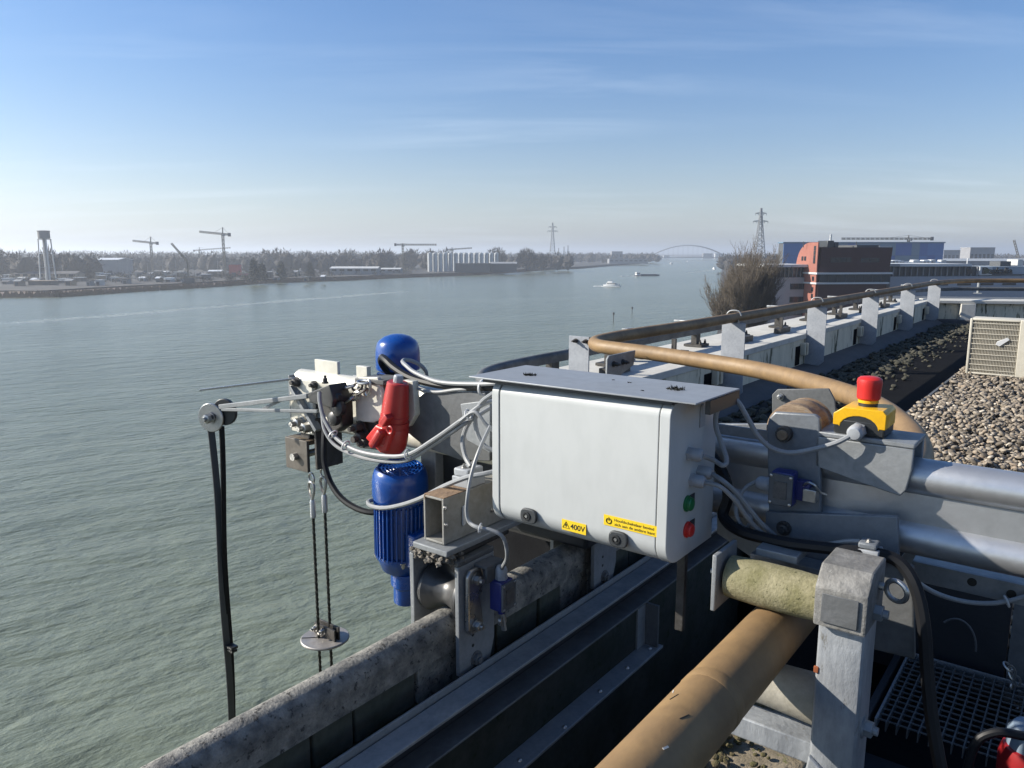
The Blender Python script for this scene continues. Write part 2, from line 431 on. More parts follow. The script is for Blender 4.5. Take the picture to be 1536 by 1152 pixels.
# ------------------------------------------------------------------ far bank woods
def ico():
    t_ = (1+5**.5)/2
    v_ = np.array([(-1,t_,0),(1,t_,0),(-1,-t_,0),(1,-t_,0),(0,-1,t_),(0,1,t_),(0,-1,-t_),(0,1,-t_),(t_,0,-1),(t_,0,1),(-t_,0,-1),(-t_,0,1)], float)
    f_ = [(0,11,5),(0,5,1),(0,1,7),(0,7,10),(0,10,11),(1,5,9),(5,11,4),(11,10,2),(10,7,6),(7,1,8),(3,9,4),(3,4,2),(3,2,6),(3,6,8),(3,8,9),(4,9,5),(2,4,11),(6,2,10),(8,6,7),(9,8,1)]
    vs_ = [tuple(x/np.linalg.norm(x)) for x in v_]; cache = {}; fs_ = []
    def mid(i, j):
        k = (min(i,j), max(i,j))
        if k not in cache:
            m_ = (np.array(vs_[i])+np.array(vs_[j])); vs_.append(tuple(m_/np.linalg.norm(m_))); cache[k] = len(vs_)-1
        return cache[k]
    for a_, b_, c_ in f_:
        x, y, z = mid(a_,b_), mid(b_,c_), mid(c_,a_); fs_ += [(a_,x,z),(b_,y,x),(c_,z,y),(x,y,z)]
    return np.array(vs_), np.array(fs_)
IV, IF = ico()
def heart(b, c, rx, rz):
    V_ = IV*(1+RNG.normal(0, .16, len(IV)))[:,None]*np.array([rx, rx, rz]) + np.array(c)
    o = len(b.v); b.v += V_.tolist(); b.f += [(int(x)+o, int(y)+o, int(z)+o) for x, y, z in IF]
def twigs(b, c, rx, rz, n, ln_, wd, up=.5):
    th = RNG.uniform(0, 2*np.pi, n); cz = RNG.uniform(-1, 1, n); rr = RNG.uniform(.15, 1, n)**.5
    s_ = np.sqrt(1-cz*cz)
    P = np.stack([s_*np.cos(th)*rx*rr, s_*np.sin(th)*rx*rr, cz*rz*rr], 1)
    dv = P/np.array([rx, rx, rz]) + RNG.normal(0, .35, (n, 3)); dv[:,2] += up
    dv /= np.linalg.norm(dv, axis=1)[:,None]
    sd = np.cross(dv, RNG.normal(0, 1, (n, 3))); sd /= np.linalg.norm(sd, axis=1)[:,None]
    L_ = ln_*RNG.uniform(.5, 1.3, n)[:,None]; P = P + np.array(c)
    V = np.stack([P - sd*wd, P + sd*wd, P + dv*L_], 1).reshape(-1, 3)
    o = len(b.v); b.v += V.tolist(); b.f += [(o+3*i, o+3*i+1, o+3*i+2) for i in range(n)]
wood_m = mat('bare_wood_far', (.062,.055,.050), .95, 0, (.045,.040,.036), .02, 1.0)
pine_m = mat('evergreen', (.042,.052,.038), .95, 0, (.030,.038,.030), .3, 1.0)
b = MB()
# (u0, u1, ground distance, top pixel) of the wooded skyline
for u0, u1, yd, vt, jit in [(-60,150,640,376,5),(150,420,900,381,3),(400,580,880,377,5),(560,670,1050,376,4),(740,860,1040,380,4),(850,990,1700,380,2),(-60,560,1500,377,1.5),(560,980,2300,379.5,1.5),(1090,1600,1500,381,1.5),(1085,1180,900,380,2)]:
    x = u0
    while x < u1:
        y_ = yd*random.uniform(.95, 1.1); p = D(x, vt + random.uniform(-jit, jit), y_)
        h = max(6, p.z - BZ); w = h*random.uniform(.28, .42)
        twigs(b, (p.x, y_, BZ + h*.52), w*1.1, h*.46, 170, h*.16, h*.026)
        heart(b, (p.x, y_, BZ+h*.40), w*.95, h*.42)
        b.cyl((p.x, y_, BZ), (p.x, y_, BZ+h*.6), h*.02, h*.01, 5)
        x += (w*1.15)*F_PX/y_*random.uniform(.8, 1.2)
b.build('woodland', wood_m, local=False, kind='stuff', smooth=0, recalc=False, label='hazy bare winter woods along the skyline beyond the river', cat='woods')

def far_tree(u, vt, y_, wpx, label, m=wood_m, n=420, conic=False, grp=None):
    p = D(u, vt, y_); h = p.z - BZ; w = wpx*y_/F_PX/2
    r = thing('bare_tree' if m is wood_m else 'evergreen_tree', label, 'tree', (p.x, y_, BZ), grp, False)
    MB().lathe((p.x, y_, BZ), (0,0,1), [(h*.03, 0), (h*.018, h*.4), (h*.006, h*.8)], 7).build('trunk', wood_m, r, False)
    b = MB()
    if conic:
        for k in range(6):
            f = k/6; twigs(b, (p.x, y_, BZ + h*(.12+.8*f)), w*(1-.75*f), h*.16, 130, h*.12, h*.03, .1)
    else: twigs(b, (p.x, y_, BZ+h*.54), w, h*.45, n*2, h*.13, h*.014)
    b.build('crown', m, r, False, smooth=0, recalc=False)
far_tree(380, 386, 600, 15, 'dark block-shaped evergreen behind the pink hut', pine_m, conic=True)
far_tree(392, 394, 610, 20, 'low wide dark evergreen right of the block-shaped one', pine_m, conic=True)
far_tree(421, 391, 640, 17, 'pair-topped dark evergreen standing alone on the far shore', pine_m, conic=True)
far_tree(465, 393, 680, 14, 'pointed dark evergreen near the end of the reed strip', pine_m, conic=True)
far_tree(745, 371, 960, 30, 'round-crowned bare tree behind the end of the silo row')
far_tree(790, 373, 930, 28, 'tall bare tree past the dark shed beside the silos', n=700)
far_tree(815, 379, 940, 34, 'spreading bare tree below the distant pylon on the far shore')
far_tree(615, 376, 980, 24, 'bare tree just before the first silo')

# ------------------------------------------------------------------ far buildings
def mcol(name, c, rough=.8, metal=0): return mat(name, c, rough, metal, None, .25, .5)
pale_w = mcol('pale_cladding', (.55,.56,.55)); grey_w = mcol('grey_cladding', (.27,.28,.29)); dark_w = mcol('dark_cladding', (.085,.09,.095))
tan_w = mcol('tan_cladding', (.34,.26,.18)); roof_w = mat('white_roof_sheet', (.80,.81,.80), .45, .1, None, .3, .3)
roof_d = mcol('dark_roof', (.10,.095,.095)); red_w = mcol('red_cladding', (.62,.10,.085)); glass_d = mat('dark_glazing', (.02,.025,.03), .12, 0, None, .3, .4)
def shed(name, label, cat, u0, u1, vt, y_, wall_m, rf_m, depth=18, gable=.0, vb=None, grp=None, win=0, base=BZ, doors=0):
    p0 = D(u0, vt, y_); p1 = D(u1, vt, y_); zt = p0.z; h = zt - base
    r = thing(name, label, cat, ((p0.x+p1.x)/2, y_+depth/2, base), grp, False)
    eave = base + h*(1-gable) - .3
    wl = MB().box(p0.x, p1.x, y_, y_+depth, base, eave)
    if gable: wl.prism([(p0.x, y_, eave), (p0.x, y_+depth, eave), (p0.x, y_+depth/2, zt-.3)], (p1.x-p0.x, 0, 0))
    w_ = wl.build('wall', wall_m, r, False)
    o_ = .5
    if gable:
        MB().prism([(p0.x-o_, y_-o_, eave-.05), (p0.x-o_, y_+depth/2, zt-.3), (p0.x-o_, y_+depth+o_, eave-.05), (p0.x-o_, y_+depth+o_, eave+.3), (p0.x-o_, y_+depth/2, zt+.05), (p0.x-o_, y_-o_, eave+.3)], (p1.x-p0.x+2*o_, 0, 0)).build('roof', rf_m, r, False)
    else: MB().box(p0.x-o_, p1.x+o_, y_-o_, y_+depth+o_, eave+.003, zt).build('roof', rf_m, r, False)
    for k in range(win):
        cx = p0.x + (p1.x-p0.x)*(k+.5)/win; ww = (p1.x-p0.x)/win*.3
        MB().box(cx-ww, cx+ww, y_-.12, y_+.2, base+h*.45, base+h*.72).build('window', glass_d, r, False)
    for k in range(doors):
        cx = p0.x + (p1.x-p0.x)*(k+.5)/doors; ww = min(2.2, (p1.x-p0.x)/doors*.3)
        MB().box(cx-ww, cx+ww, y_-.1, y_+.2, base, base+min(4, h*.6)).build('door', dark_w, r, False)
    return r
shed('warehouse', 'wide dark warehouse with a bright white roof edge beyond the water tower', 'warehouse', 100, 176, 387, 760, grey_w, roof_w, 30, .10, doors=3)
shed('shed', 'long low tan building at the foot of the water tower', 'building', 20, 112, 407, 600, tan_w, roof_d, 14, .25, win=8)
shed('shed', 'dark brown quay building with open front below the tan one', 'building', 42, 76, 421, 520, roof_d, tan_w, 9, 0, doors=2)
shed('hut', 'small pink-red hut with a dark cap on the far shore', 'hut', 343, 357, 396.5, 690, red_w, roof_d, 8, 0, doors=1)
shed('shed', 'low pink-roofed shed joined to the pink-red hut', 'shed', 357, 380, 410.5, 690, tan_w, red_w, 8, .3, doors=1)
shed('shed', 'small white-roofed shed left of the pink-red hut', 'shed', 312, 331, 405, 720, tan_w, roof_w, 8, .2, doors=1)
shed('hall', 'long pale low hall behind the trees before the silos', 'hall', 495, 566, 400, 760, grey_w, pale_w, 20, .2, win=6)
shed('hall', 'long grey low hall with white front beside the crane and silos', 'hall', 548, 600, 402, 800, grey_w, pale_w, 18, .2, win=5)
shed('shed', 'dark flat-roofed shed in front of the silo row', 'shed', 683, 735, 395, 850, dark_w, dark_w, 18, 0, doors=3)
shed('shed', 'dark shed right of the silo row with a white gable post', 'shed', 735, 775, 393, 870, dark_w, grey_w, 18, .15, doors=2)
shed('ship_hall', 'long dark floating quay building far along the left shore', 'building', 914, 972, 388, 1500, grey_w, dark_w, 30, 0, win=8)
shed('factory', 'stepped white and grey factory on the far left shore', 'factory', 918, 934, 377, 1750, grey_w, pale_w, 25, 0, win=3)
yr = random.Random(21); yard_px = []
for k in range(70):
    d_ = yr.uniform(500, 690); u_ = yr.uniform(-5, 310) if k < 62 else yr.uniform(395, 500)
    if u_ > 200: d_ += 60
    base_v = 378 + 25390/d_
    yard_px.append((u_, yr.uniform(3.5, 11), base_v - yr.uniform(3, 9), d_))
for k, (u, w_, v, y_) in enumerate(yard_px):
    wl_, rl_ = ('pale', 'grey', 'dark', 'tan')[k % 4], ('white', 'grey', 'white', 'dark')[(k*3) % 4]; sh_ = ('gabled', 'flat', 'flat')[k % 3]
    shed('small_building', 'small %s-walled shipyard building with %s %s roof on the far bank' % (wl_, sh_, rl_), 'building', u-w_/2, u+w_/2, v, y_, (pale_w, grey_w, dark_w, tan_w)[k % 4], (roof_w, grey_w, roof_w, roof_d)[(k*3) % 4], 6, (.25, 0, 0)[k % 3], grp='small %s-walled buildings with %s %s roofs' % (wl_, sh_, rl_), doors=1)
for k, (u, w_, v, y_) in enumerate([(805,8,398,1150),(875,6,397,1500),(886,7,396,1520),(899,6,397,1480),(1000,9,383,2700),(1062,14,380,2650),(1080,14,380,2700),(990,8,384,2750)]):
    shed('distant_building', 'tiny pale building in the haze toward the bridge', 'building', u-w_/2, u+w_/2, v, y_, (pale_w, grey_w)[k % 2], (grey_w, roof_w)[k % 2], 14, 0, grp='tiny buildings toward the bridge')

sb_ = MB(); rs = random.Random(11)
for i in range(420):
    u_ = rs.uniform(-20, 620); y_ = rs.uniform(560, 760) + max(0, u_-350)*.9
    p = D(u_, 400, y_); h = rs.uniform(1.5, 5.5)
    twigs(sb_, (p.x, y_, BZ+h*.4), h*rs.uniform(.5,1.3), h*.5, 46, h*.35, h*.07)
sb_.build('scrub', mat('scrub', (.058,.055,.040), .95, 0, (.035,.036,.028), .05, 1.0), local=False, kind='stuff', smooth=0, recalc=False, label='dark low scrub among the yards of the far bank', cat='scrub')
for k_ in range(26):
    u_ = rs.uniform(0, 330); p = D(u_, rs.uniform(388, 404), rs.uniform(600, 760))
    MB().cyl((p.x, p.y, BZ), (p.x, p.y, p.z), .22, .15, 6).bar((p.x-.9, p.y, p.z-.3), (p.x+.9, p.y, p.z-.3), .2).build('light_mast', grey_w, None, False, label='thin mast in the far shipyard clutter', cat='mast', group='masts of the far shipyard')
# silos
silo_m = mat('silo_sheet', (.62,.64,.64), .45, .3, (.5,.52,.52), .4, .5)
silo0 = None
for k in range(14):
    u = 644.5 + k*7.7; y_ = 880 + k*4
    p = D(u, 378.5, y_); r_ = 2.6; h = p.z - BZ
    r = thing('silo', ['first','second','third','fourth','fifth','sixth','seventh','eighth','ninth','tenth','eleventh','twelfth','thirteenth','last'][k] + ' pale silo in the row counted from the low pale halls', 'silo', (p.x, y_, BZ), 'silo row', False)
    if silo0 is None:
        sb = MB().lathe((p.x, y_, BZ), (0,0,1), [(r_, 0), (r_, h-1.2)], 20).build('shell', silo_m, r, False)
        st_ = MB().lathe((p.x, y_, BZ+h-1.2), (0,0,1), [(r_+.12, 0), (r_+.12, .25), (.5, 1.1), (.5, 1.5)], 20).build('roof_cone', silo_m, r, False)
        sl_ = MB().box(p.x-.3, p.x+.3, y_-r_-.35, y_-r_-.05, BZ, BZ+h-1).build('ladder', grey_w, r, False)
        silo0 = (sb, st_, sl_)
    else:
        for o in silo0: copy_part(o, r, o.location)

# water tower
p = D(65, 345.5, 560); wx, wy, wz = p.x, 560, p.z
r = thing('water_tower', 'grey water tower with boxy tank on slim legs', 'water tower', (wx, wy, BZ), None, False)
MB().lathe((wx, wy, wz-6), (0,0,1), [(3.6, 0), (4.0, .5), (4.0, 5), (4.3, 5.2), (4.3, 5.7), (1, 6)], 12).build('tank', mcol('tower_tank', (.22,.215,.21)), r, False)
MB().lathe((wx, wy, wz-6.6), (0,0,1), [(4.6, 0), (4.6, .3)], 12).build('gallery', grey_w, r, False)
for sx, sy in ((-1,-1),(1,-1),(1,1),(-1,1)):
    MB().bar((wx+sx*3.6, wy+sy*3.6, BZ), (wx+sx*2.8, wy+sy*2.8, wz-6), .7).build('leg', pale_w, r, False)
MB().cyl((wx, wy, BZ), (wx, wy, wz-6), .8, .8, 10).build('riser_pipe', grey_w, r, False)
for q in (.35, .7):
    z_ = BZ + (wz-6-BZ)*q; bb = MB()
    for i in range(4):
        c = [(-1,-1),(1,-1),(1,1),(-1,1)]; s0, s1 = c[i], c[(i+1) % 4]; e_ = 3.6-.8*q
        bb.bar((wx+s0[0]*e_, wy+s0[1]*e_, z_), (wx+s1[0]*e_, wy+s1[1]*e_, z_), .3)
    bb.build('brace_ring', grey_w, r, False)

# tower cranes
crane_m = mcol('crane_steel', (.16,.14,.10))
def lattice(b, p0, p1, w, n, t):
    p0, p1 = Vector(p0), Vector(p1); d = (p1-p0).normalized(); s_ = d.orthogonal().normalized(); e_ = d.cross(s_)
    cs = [(s_+e_)*w/2, (s_-e_)*w/2, (-s_-e_)*w/2, (-s_+e_)*w/2]
    for c in cs: b.bar(p0+c, p1+c, t)
    for i in range(n):
        for k in range(4):
            b.bar(p0+(p1-p0)*i/n + cs[k], p0+(p1-p0)*(i+1)/n + cs[(k+1) % 4], t*.7)
    return b
def crane(label, um, vtop, vj, u_tip, u_tail, y_, vj_tip=None, w=1.6):
    pm = D(um, vj, y_); tp = D(um, vtop, y_); tip = D(u_tip, vj_tip or vj, y_); tl = D(u_tail, vj+(0 if vj_tip is None else (vj-vj_tip)*.3), y_)
    r = thing('tower_crane', label, 'crane', (pm.x, y_, BZ), None, False)
    lattice(MB(), (pm.x, y_, BZ), (pm.x, y_, pm.z), w, 10, w*.22).build('mast', crane_m, r, False, smooth=0)
    lattice(MB(), pm, tip, w*.75, 14, w*.2).build('jib', crane_m, r, False, smooth=0)
    lattice(MB(), pm, tl, w*.75, 5, w*.2).build('counter_jib', crane_m, r, False, smooth=0)
    MB().bar((pm.x, y_, pm.z), tp, w*.5).build('apex', crane_m, r, False)
    MB().obox(tl, (w*.7,0,0), (0,w*.5,0), (0,0,w*1.0)).build('counterweight', dark_w, r, False)
    MB().bar(tp, tip*.4+pm*.6, w*.1).bar(tp, tl, w*.1).build('tie_rods', crane_m, r, False)
    MB().obox((pm.x+w, y_-w*.6, pm.z-w*.6), (w*.5,0,0), (0,w*.5,0), (0,0,w*.6)).build('cab', grey_w, r, False)
crane('tall dark tower crane with level jib behind the pink-red hut', 334, 341, 351, 299, 344, 720, 347.5)
crane('shorter dark tower crane between the white-roofed warehouse and the tall crane', 226, 355, 364, 199, 236, 800, 361)
crane('slim tower crane with a very long jib beside the low pale halls', 604, 365, 367, 655, 593, 900)
crane('small tower crane rising above the silo row', 678, 371, 374, 708, 671, 1100, 372)
crane('faint pale tower crane low on the skyline behind the tall crane', 299, 371, 375, 346, 291, 1300, 371.5)
# luffing crane boom
r = thing('mobile_crane', 'mobile crane with slanting boom in the far shipyard', 'crane', D(281, 400, 560)*1, None, False)
p0, p1 = D(281, 392, 560), D(257, 365, 560); r.location = (p0.x, 560, BZ)
lattice(MB(), p0, p1, .9, 12, .25).build('boom', crane_m, r, False, smooth=0)
MB().box(p0.x-2.5, p0.x+3.5, 558.5, 561.5, BZ+1.2, BZ+3.6).build('cabin', dark_w, r, False)
MB().box(p0.x-4, p0.x+4, 558.2, 561.8, BZ, BZ+1.2).build('carrier', dark_w, r, False)
MB().bar((p0.x, 560, BZ+3), p0, .9).build('mast_foot', crane_m, r, False)

# pylons
py_m = mcol('pylon_steel', (.24,.25,.26))
def pylon(label, u, vt, y_, wb, arms):
    p = D(u, vt, y_); h = p.z - BZ; x = p.x
    r = thing('power_pylon', label, 'pylon', (x, y_, BZ), None, False)
    b = MB(); t_ = h*.006
    def w_at(f): return wb*(1-f)**1.15*.5 + h*.008
    n = 12
    for i in range(n):
        f0, f1 = i/n, (i+1)/n; w0, w1 = w_at(f0), w_at(f1); z0, z1 = BZ+h*f0, BZ+h*f1
        for k in range(4):
            c = [(-1,-1),(1,-1),(1,1),(-1,1)]; s0, s1 = c[k], c[(k+1) % 4]
            b.bar((x+s0[0]*w0, y_+s0[1]*w0, z0), (x+s0[0]*w1, y_+s0[1]*w1, z1), t_*1.6)
            b.bar((x+s0[0]*w0, y_+s0[1]*w0, z0), (x+s1[0]*w1, y_+s1[1]*w1, z1), t_)
            b.bar((x+s0[0]*w0, y_+s0[1]*w0, z0), (x+s1[0]*w0, y_+s1[1]*w0, z0), t_)
    b.build('tower', py_m, r, False, smooth=0)
    for f, hw in arms:
        z_ = BZ+h*f; a_ = MB()
        for s_ in (-1, 1):
            a_.bar((x, y_, z_+h*.02), (x+s_*hw, y_, z_), t_*1.3); a_.bar((x, y_, z_-h*.01), (x+s_*hw, y_, z_), t_*1.3)
            a_.bar((x+s_*hw, y_, z_), (x+s_*hw, y_, z_-h*.03), t_)
            a_.bar((x+s_*hw*.5, y_, z_+h*.01), (x+s_*hw*.5, y_, z_-h*.03), t_)
        a_.build('cross_arm', py_m, r, False, smooth=0)
pylon('distant lattice pylon rising over the woods of the far bank', 829, 334, 1400, 12, [(.80, 9), (.90, 7)])
pylon('tall lattice pylon rising behind the bare tree on the near bank', 1142, 312, 800, 13, [(.80, 7.5), (.92, 5.5)])

# chimneys
for k, (u, vt) in enumerate([(846, 370), (852, 368), (838, 372)]):
    p = D(u, vt, 1600)
    r = thing('chimney', ('thin chimney of middle height','tallest thin chimney','shortest thin chimney')[k] + ' of three beside the far pylon', 'chimney', (p.x, 1600, BZ), 'chimneys by the far pylon', False)
    MB().lathe((p.x, 1600, BZ), (0,0,1), [(1.3, 0), (.8, p.z-BZ)], 10).build('stack', grey_w, r, False)
    MB().lathe((p.x, 1600, p.z-1.5), (0,0,1), [(1.1, 0), (1.1, .6)], 10).build('collar', dark_w, r, False)

# arch bridge
by = 2450.0
pl, pr = D(968, 386, by), D(1092, 386, by); deck_z = pl.z
r = thing('arch_bridge', 'hazy steel arch bridge spanning the river in the distance', 'bridge', ((pl.x+pr.x)/2, by, 0), None, False)
br_m = mcol('bridge_steel', (.30,.31,.32))
MB().box(pl.x-60, pr.x+160, by-8, by+8, deck_z-2.0, deck_z+.6).build('deck', br_m, r, False)
ap = D(1030, 368, by).z
for s_ in (-7, 7):
    xs0, xs1 = D(973, 386, by).x, D(1090, 386, by).x
    MB().tube([(xs0+(xs1-xs0)*i/32, by+s_, deck_z+(ap-deck_z)*(1-(2*i/32-1)**2)) for i in range(33)], 1.5, 6).build('arch_rib', br_m, r, False)
    hg = MB()
    for i in range(2, 31, 2): hg.bar((xs0+(xs1-xs0)*i/32, by+s_, deck_z), (xs0+(xs1-xs0)*i/32, by+s_, deck_z+(ap-deck_z)*(1-(2*i/32-1)**2)), .25)
    hg.build('hangers', br_m, r, False)
for u in (968, 1092):
    x = D(u, 386, by).x
    MB().box(x-4, x+4, by-9, by+9, 0, deck_z-1.99).build('pier', mcol('pier_concrete', (.4,.4,.38)), r, False)

# ------------------------------------------------------------------ boats
hull_w = mat('white_boat_paint', (.80,.80,.78), .35, 0, None, .5, .3); hull_d = mat('dark_boat_paint', (.035,.04,.05), .4, 0, None, .5, .3)
foam_m = mat('white_foam', (.78,.80,.80), .9, 0, (.5,.53,.53), .8, .8)
def boat(name, label, cat, u, v, L_, W_, H_, ang, hullm, cabins, grp=None, foam=True):
    c = G(u, v); r = thing(name, label, cat, (c.x, c.y, 0), grp, False)
    d = Vector((math.cos(ang), math.sin(ang), 0)); s_ = Vector((-d.y, d.x, 0)); Z_ = Vector((0,0,1))
    prof = [(-.5, .42), (-.46, .5), (0, .5), (.28, .42), (.42, .22), (.5, .02)]
    lo = [c + d*(x*L_*.96) + s_*(y*W_*.8) - Z_*.4 for x, y in prof] + [c + d*(x*L_*.96) - s_*(y*W_*.8) - Z_*.4 for x, y in reversed(prof)]
    hi = [c + d*(x*L_) + s_*(y*W_) + Z_*(H_*(1+.35*max(0, x*2))) for x, y in prof] + [c + d*(x*L_) - s_*(y*W_) + Z_*(H_*(1+.35*max(0, x*2))) for x, y in reversed(prof)]
    n = len(lo)
    MB().add(lo+hi, [tuple(range(n))[::-1], tuple(range(n, 2*n))] + [(i, (i+1) % n, n+(i+1) % n, n+i) for i in range(n)]).build('hull', hullm, r, False)
    for x, l, w, z0, h, m_, nm in cabins:
        MB().obox(c + d*(x*L_) + Z_*(z0+h/2), d*(l*L_/2), s_*(w*W_/2), Z_*(h/2)).build(nm, m_, r, False, bevel=.12)
    if foam:
        fb = MB()
        for i in range(26):
            q = c - d*(L_*(.3+random.random()*.75)) + s_*random.uniform(-.55, .55)*W_*1.2
            fb.obox(q + Z_*.12, d*random.uniform(.4, 1.3), s_*random.uniform(.2, .6), Z_*random.uniform(.08, .3))
        for sg in (-1, 1):
            for i in range(10):
                q = c + d*(L_*(.45-.1*i)) + s_*sg*W_*(.35+.05*i)
                fb.obox(q + Z_*.15, d*.7, s_*.35, Z_*.2)
        fb.build('bow_foam', foam_m, r, False, bevel=.08, kind='stuff')
    return r
boat('motor_cruiser', 'white motor cruiser throwing foam in mid river', 'boat', 918, 430, 12.5, 4.4, 1.5, math.radians(-24), hull_w,
     [(-.05,.55,.78,1.4,1.4,hull_w,'cabin'), (-.02,.5,.80,1.95,.6,glass_d,'cabin_windows'), (-.1,.3,.6,2.8,1.1,hull_w,'flybridge'), (-.1,.02,.04,3.9,1.6,grey_w,'mast')])
boat('cargo_barge', 'dark low cargo barge beyond the motor cruiser', 'barge', 971, 414, 28, 6, 1.2, math.radians(15), hull_d,
     [(.05,.6,.8,1.15,1.0,grey_w,'hatch_cover'), (-.4,.14,.8,1.1,3.0,hull_w,'wheelhouse'), (-.4,.145,.82,2.7,.8,glass_d,'wheelhouse_window')])
for k, (u, v, h_) in enumerate([(1007, 396, 6), (1031, 393, 7), (1071, 404, 6)]):
    bt = boat('small_boat', 'small white boat far off toward the bridge', 'boat', u, v, 9, 3.2, 1.3, math.radians(40+30*k), hull_w, [(0,.4,.7,1.2,1.6,hull_w,'cabin'), (-.05,.03,.05,2.8,h_*.6,grey_w,'mast')], 'small boats toward the bridge', False)
for k, (u, v, h_, lab) in enumerate([(920, 483, 3.0, 'thin dark marker pole standing in the river, the taller of two'), (948, 471, 2.4, 'thin dark marker pole standing in the river, the shorter of two')]):
    c = G(u, v); r = thing('marker_pole', lab, 'pole', (c.x, c.y, 0), None, False)
    MB().cyl((c.x, c.y, -.5), (c.x, c.y, h_), .16, .12, 8).build('stake', dark_w, r, False)
    MB().lathe((c.x, c.y, h_-.4), (0,0,1), [(.35, 0), (.35, .8), (.1, 1.0)], 8).build('topmark', dark_w, r, False)
c = G(1077, 412); r = thing('channel_buoy', 'small dark channel buoy near the bare tree', 'buoy', (c.x, c.y, 0), None, False)
MB().lathe((c.x, c.y, -.3), (0,0,1), [(1.1, 0), (1.2, .8), (.5, 1.4), (.35, 3.2), (.1, 3.4)], 12).build('float', hull_d, r, False)

# ------------------------------------------------------------------ near bank: bare tree, office buildings
def bare_tree(label, base, height, spread, seed):
    rn = random.Random(seed); tr = MB(); tw = MB()
    def seg(b, p, q, r0, r1, n):
        b.cyl(p, q, r0, r1, n)
    def grow(p, d, l, r, dep):
        n = 4 if dep > 2 else 3; q = p
        for i in range(n):
            d = (d + Vector((rn.gauss(0,.10), rn.gauss(0,.10), rn.gauss(.05,.06)))).normalized()
            q2 = q + d*l/n; r2 = r*(1-.28/n*(i+1)*.9)
            if r > .055: seg(tr, q, q2, r*(1-.28*i/n), r*(1-.28*(i+1)/n), 6 if r > .12 else 4)
            else:
                sd = d.orthogonal().normalized()*r; s2 = d.cross(sd)
                tw.add([q+sd, q-sd*.5+s2*.9, q-sd*.5-s2*.9, q2+sd*.6, q2-sd*.3+s2*.5, q2-sd*.3-s2*.5], [(0,1,4,3),(1,2,5,4),(2,0,3,5)])
            q = q2
            if dep > 0 and (i > 0 or dep < 4):
                for _ in range(2 if dep > 1 else 3):
                    sd = d.orthogonal().normalized(); ang = rn.uniform(0, 6.283)
                    side = sd*math.cos(ang) + d.cross(sd)*math.sin(ang)
                    nd_ = (d*.85 + side*rn.uniform(.25,.62) + Vector((0,0,.42))).normalized()
                    grow(q, nd_, l*rn.uniform(.52,.72), max(.034, r*rn.uniform(.42,.58)), dep-1)
        return
    r = thing('bare_tree', label, 'tree', base, None, False)
    base = Vector(base)
    for k in range(15):
        a_ = k*2*math.pi/15 + rn.uniform(-.3,.3)
        d = Vector((math.cos(a_)*rn.uniform(.05,.27), math.sin(a_)*rn.uniform(.05,.27), 1)).normalized()
        grow(base + Vector((math.cos(a_)*spread*.10, math.sin(a_)*spread*.10, 0)), d, height*rn.uniform(.42,.60), height*.009, 4)
    A1 = np.array(tw.v); hh_ = A1[:,2].max() - base.z; rr_ = np.percentile(np.hypot(A1[:,0]-base.x, A1[:,1]-base.y), 97)
    for m_ in (tr, tw):
        A2 = np.array(m_.v); A2[:,2] = base.z + (A2[:,2]-base.z)*height/hh_
        fz = (A2[:,2]-base.z)/height; k_ = spread/rr_*(1 + .25*np.clip(.55-fz, 0, 1)*np.clip(fz*6, 0, 1))
        A2[:,0] = base.x + (A2[:,0]-base.x)*k_; A2[:,1] = base.y + (A2[:,1]-base.y)*k_
        m_.v = A2.tolist()
    tr.build('trunk', mat('bark', (.115,.095,.07), .95, 0, (.07,.058,.045), .8, .9), r, False, recalc=False)
    tw.build('crown', mat('bare_twigs', (.115,.092,.066), .95, 0, (.075,.060,.045), .5, .9), r, False, smooth=0, recalc=False)
p = D(1126, 372, 150)
bare_tree('big bushy bare tree on the near bank before the offices', (p.x, 150, BZ), (p.z-BZ)*1.12, 6.2, 5)

brick_d = mat('shaded_red_brick', (.075,.030,.027), .85, 0, (.056,.022,.020), .5, .7); brick_l = mat('sunlit_red_brick', (.33,.125,.09), .85, 0, (.25,.09,.065), .5, .6)  # one brick in two tones: front darkened for shade, side brightened for sun
office_g = mat('office_grey_render', (.42,.41,.40), .85, 0, (.36,.35,.34), .2, .6); band_w = mat('white_band', (.62,.63,.63), .6, 0, None, .3, .3)
glass_b = mat('blue_black_glazing', (.025,.045,.06), .1, 0, (.015,.03,.04), .3, .6)
# the offices share one frame: front runs along FX, faces the camera side
fa = math.radians(8)
FX = Vector((math.cos(fa), math.sin(fa), 0)); FN = Vector((math.sin(fa), -math.cos(fa), 0)); ZV = Vector((0,0,1))
class Facade:
    def __init__(s, u, y): s.o = D(u, 400, y); s.o.z = 0
    def x(s, u, d=0.0):      # metres along the front for a pixel column, on the plane d metres behind it
        r_ = ray(u, 400); o_ = s.o - FN*d
        return (o_.y*r_.x - o_.x*r_.y) / (FX.x*r_.y - FX.y*r_.x)
    def z(s, u, v):
        k = s.x(u); p_ = s.o + FX*k; r_ = ray(u, v); return CAMH + r_.z*p_.y/r_.y
    def blk(s, b, u0, u1, z0, z1, d0, d1):
        k0, k1 = s.x(u0, d0), s.x(u1, d0); c_ = s.o + FX*(k0+k1)/2 - FN*((d0+d1)/2) + ZV*((z0+z1)/2)
        return b.obox(c_, FX*((k1-k0)/2), FN*((d1-d0)/2), ZV*((z1-z0)/2))
fr = Facade(1285, 200)
def zf(v): return fr.z(1285, v)
r = thing('brick_office', 'dark red brick office tower with a dark glazed band', 'building', (fr.o.x, fr.o.y, BZ), None, False)
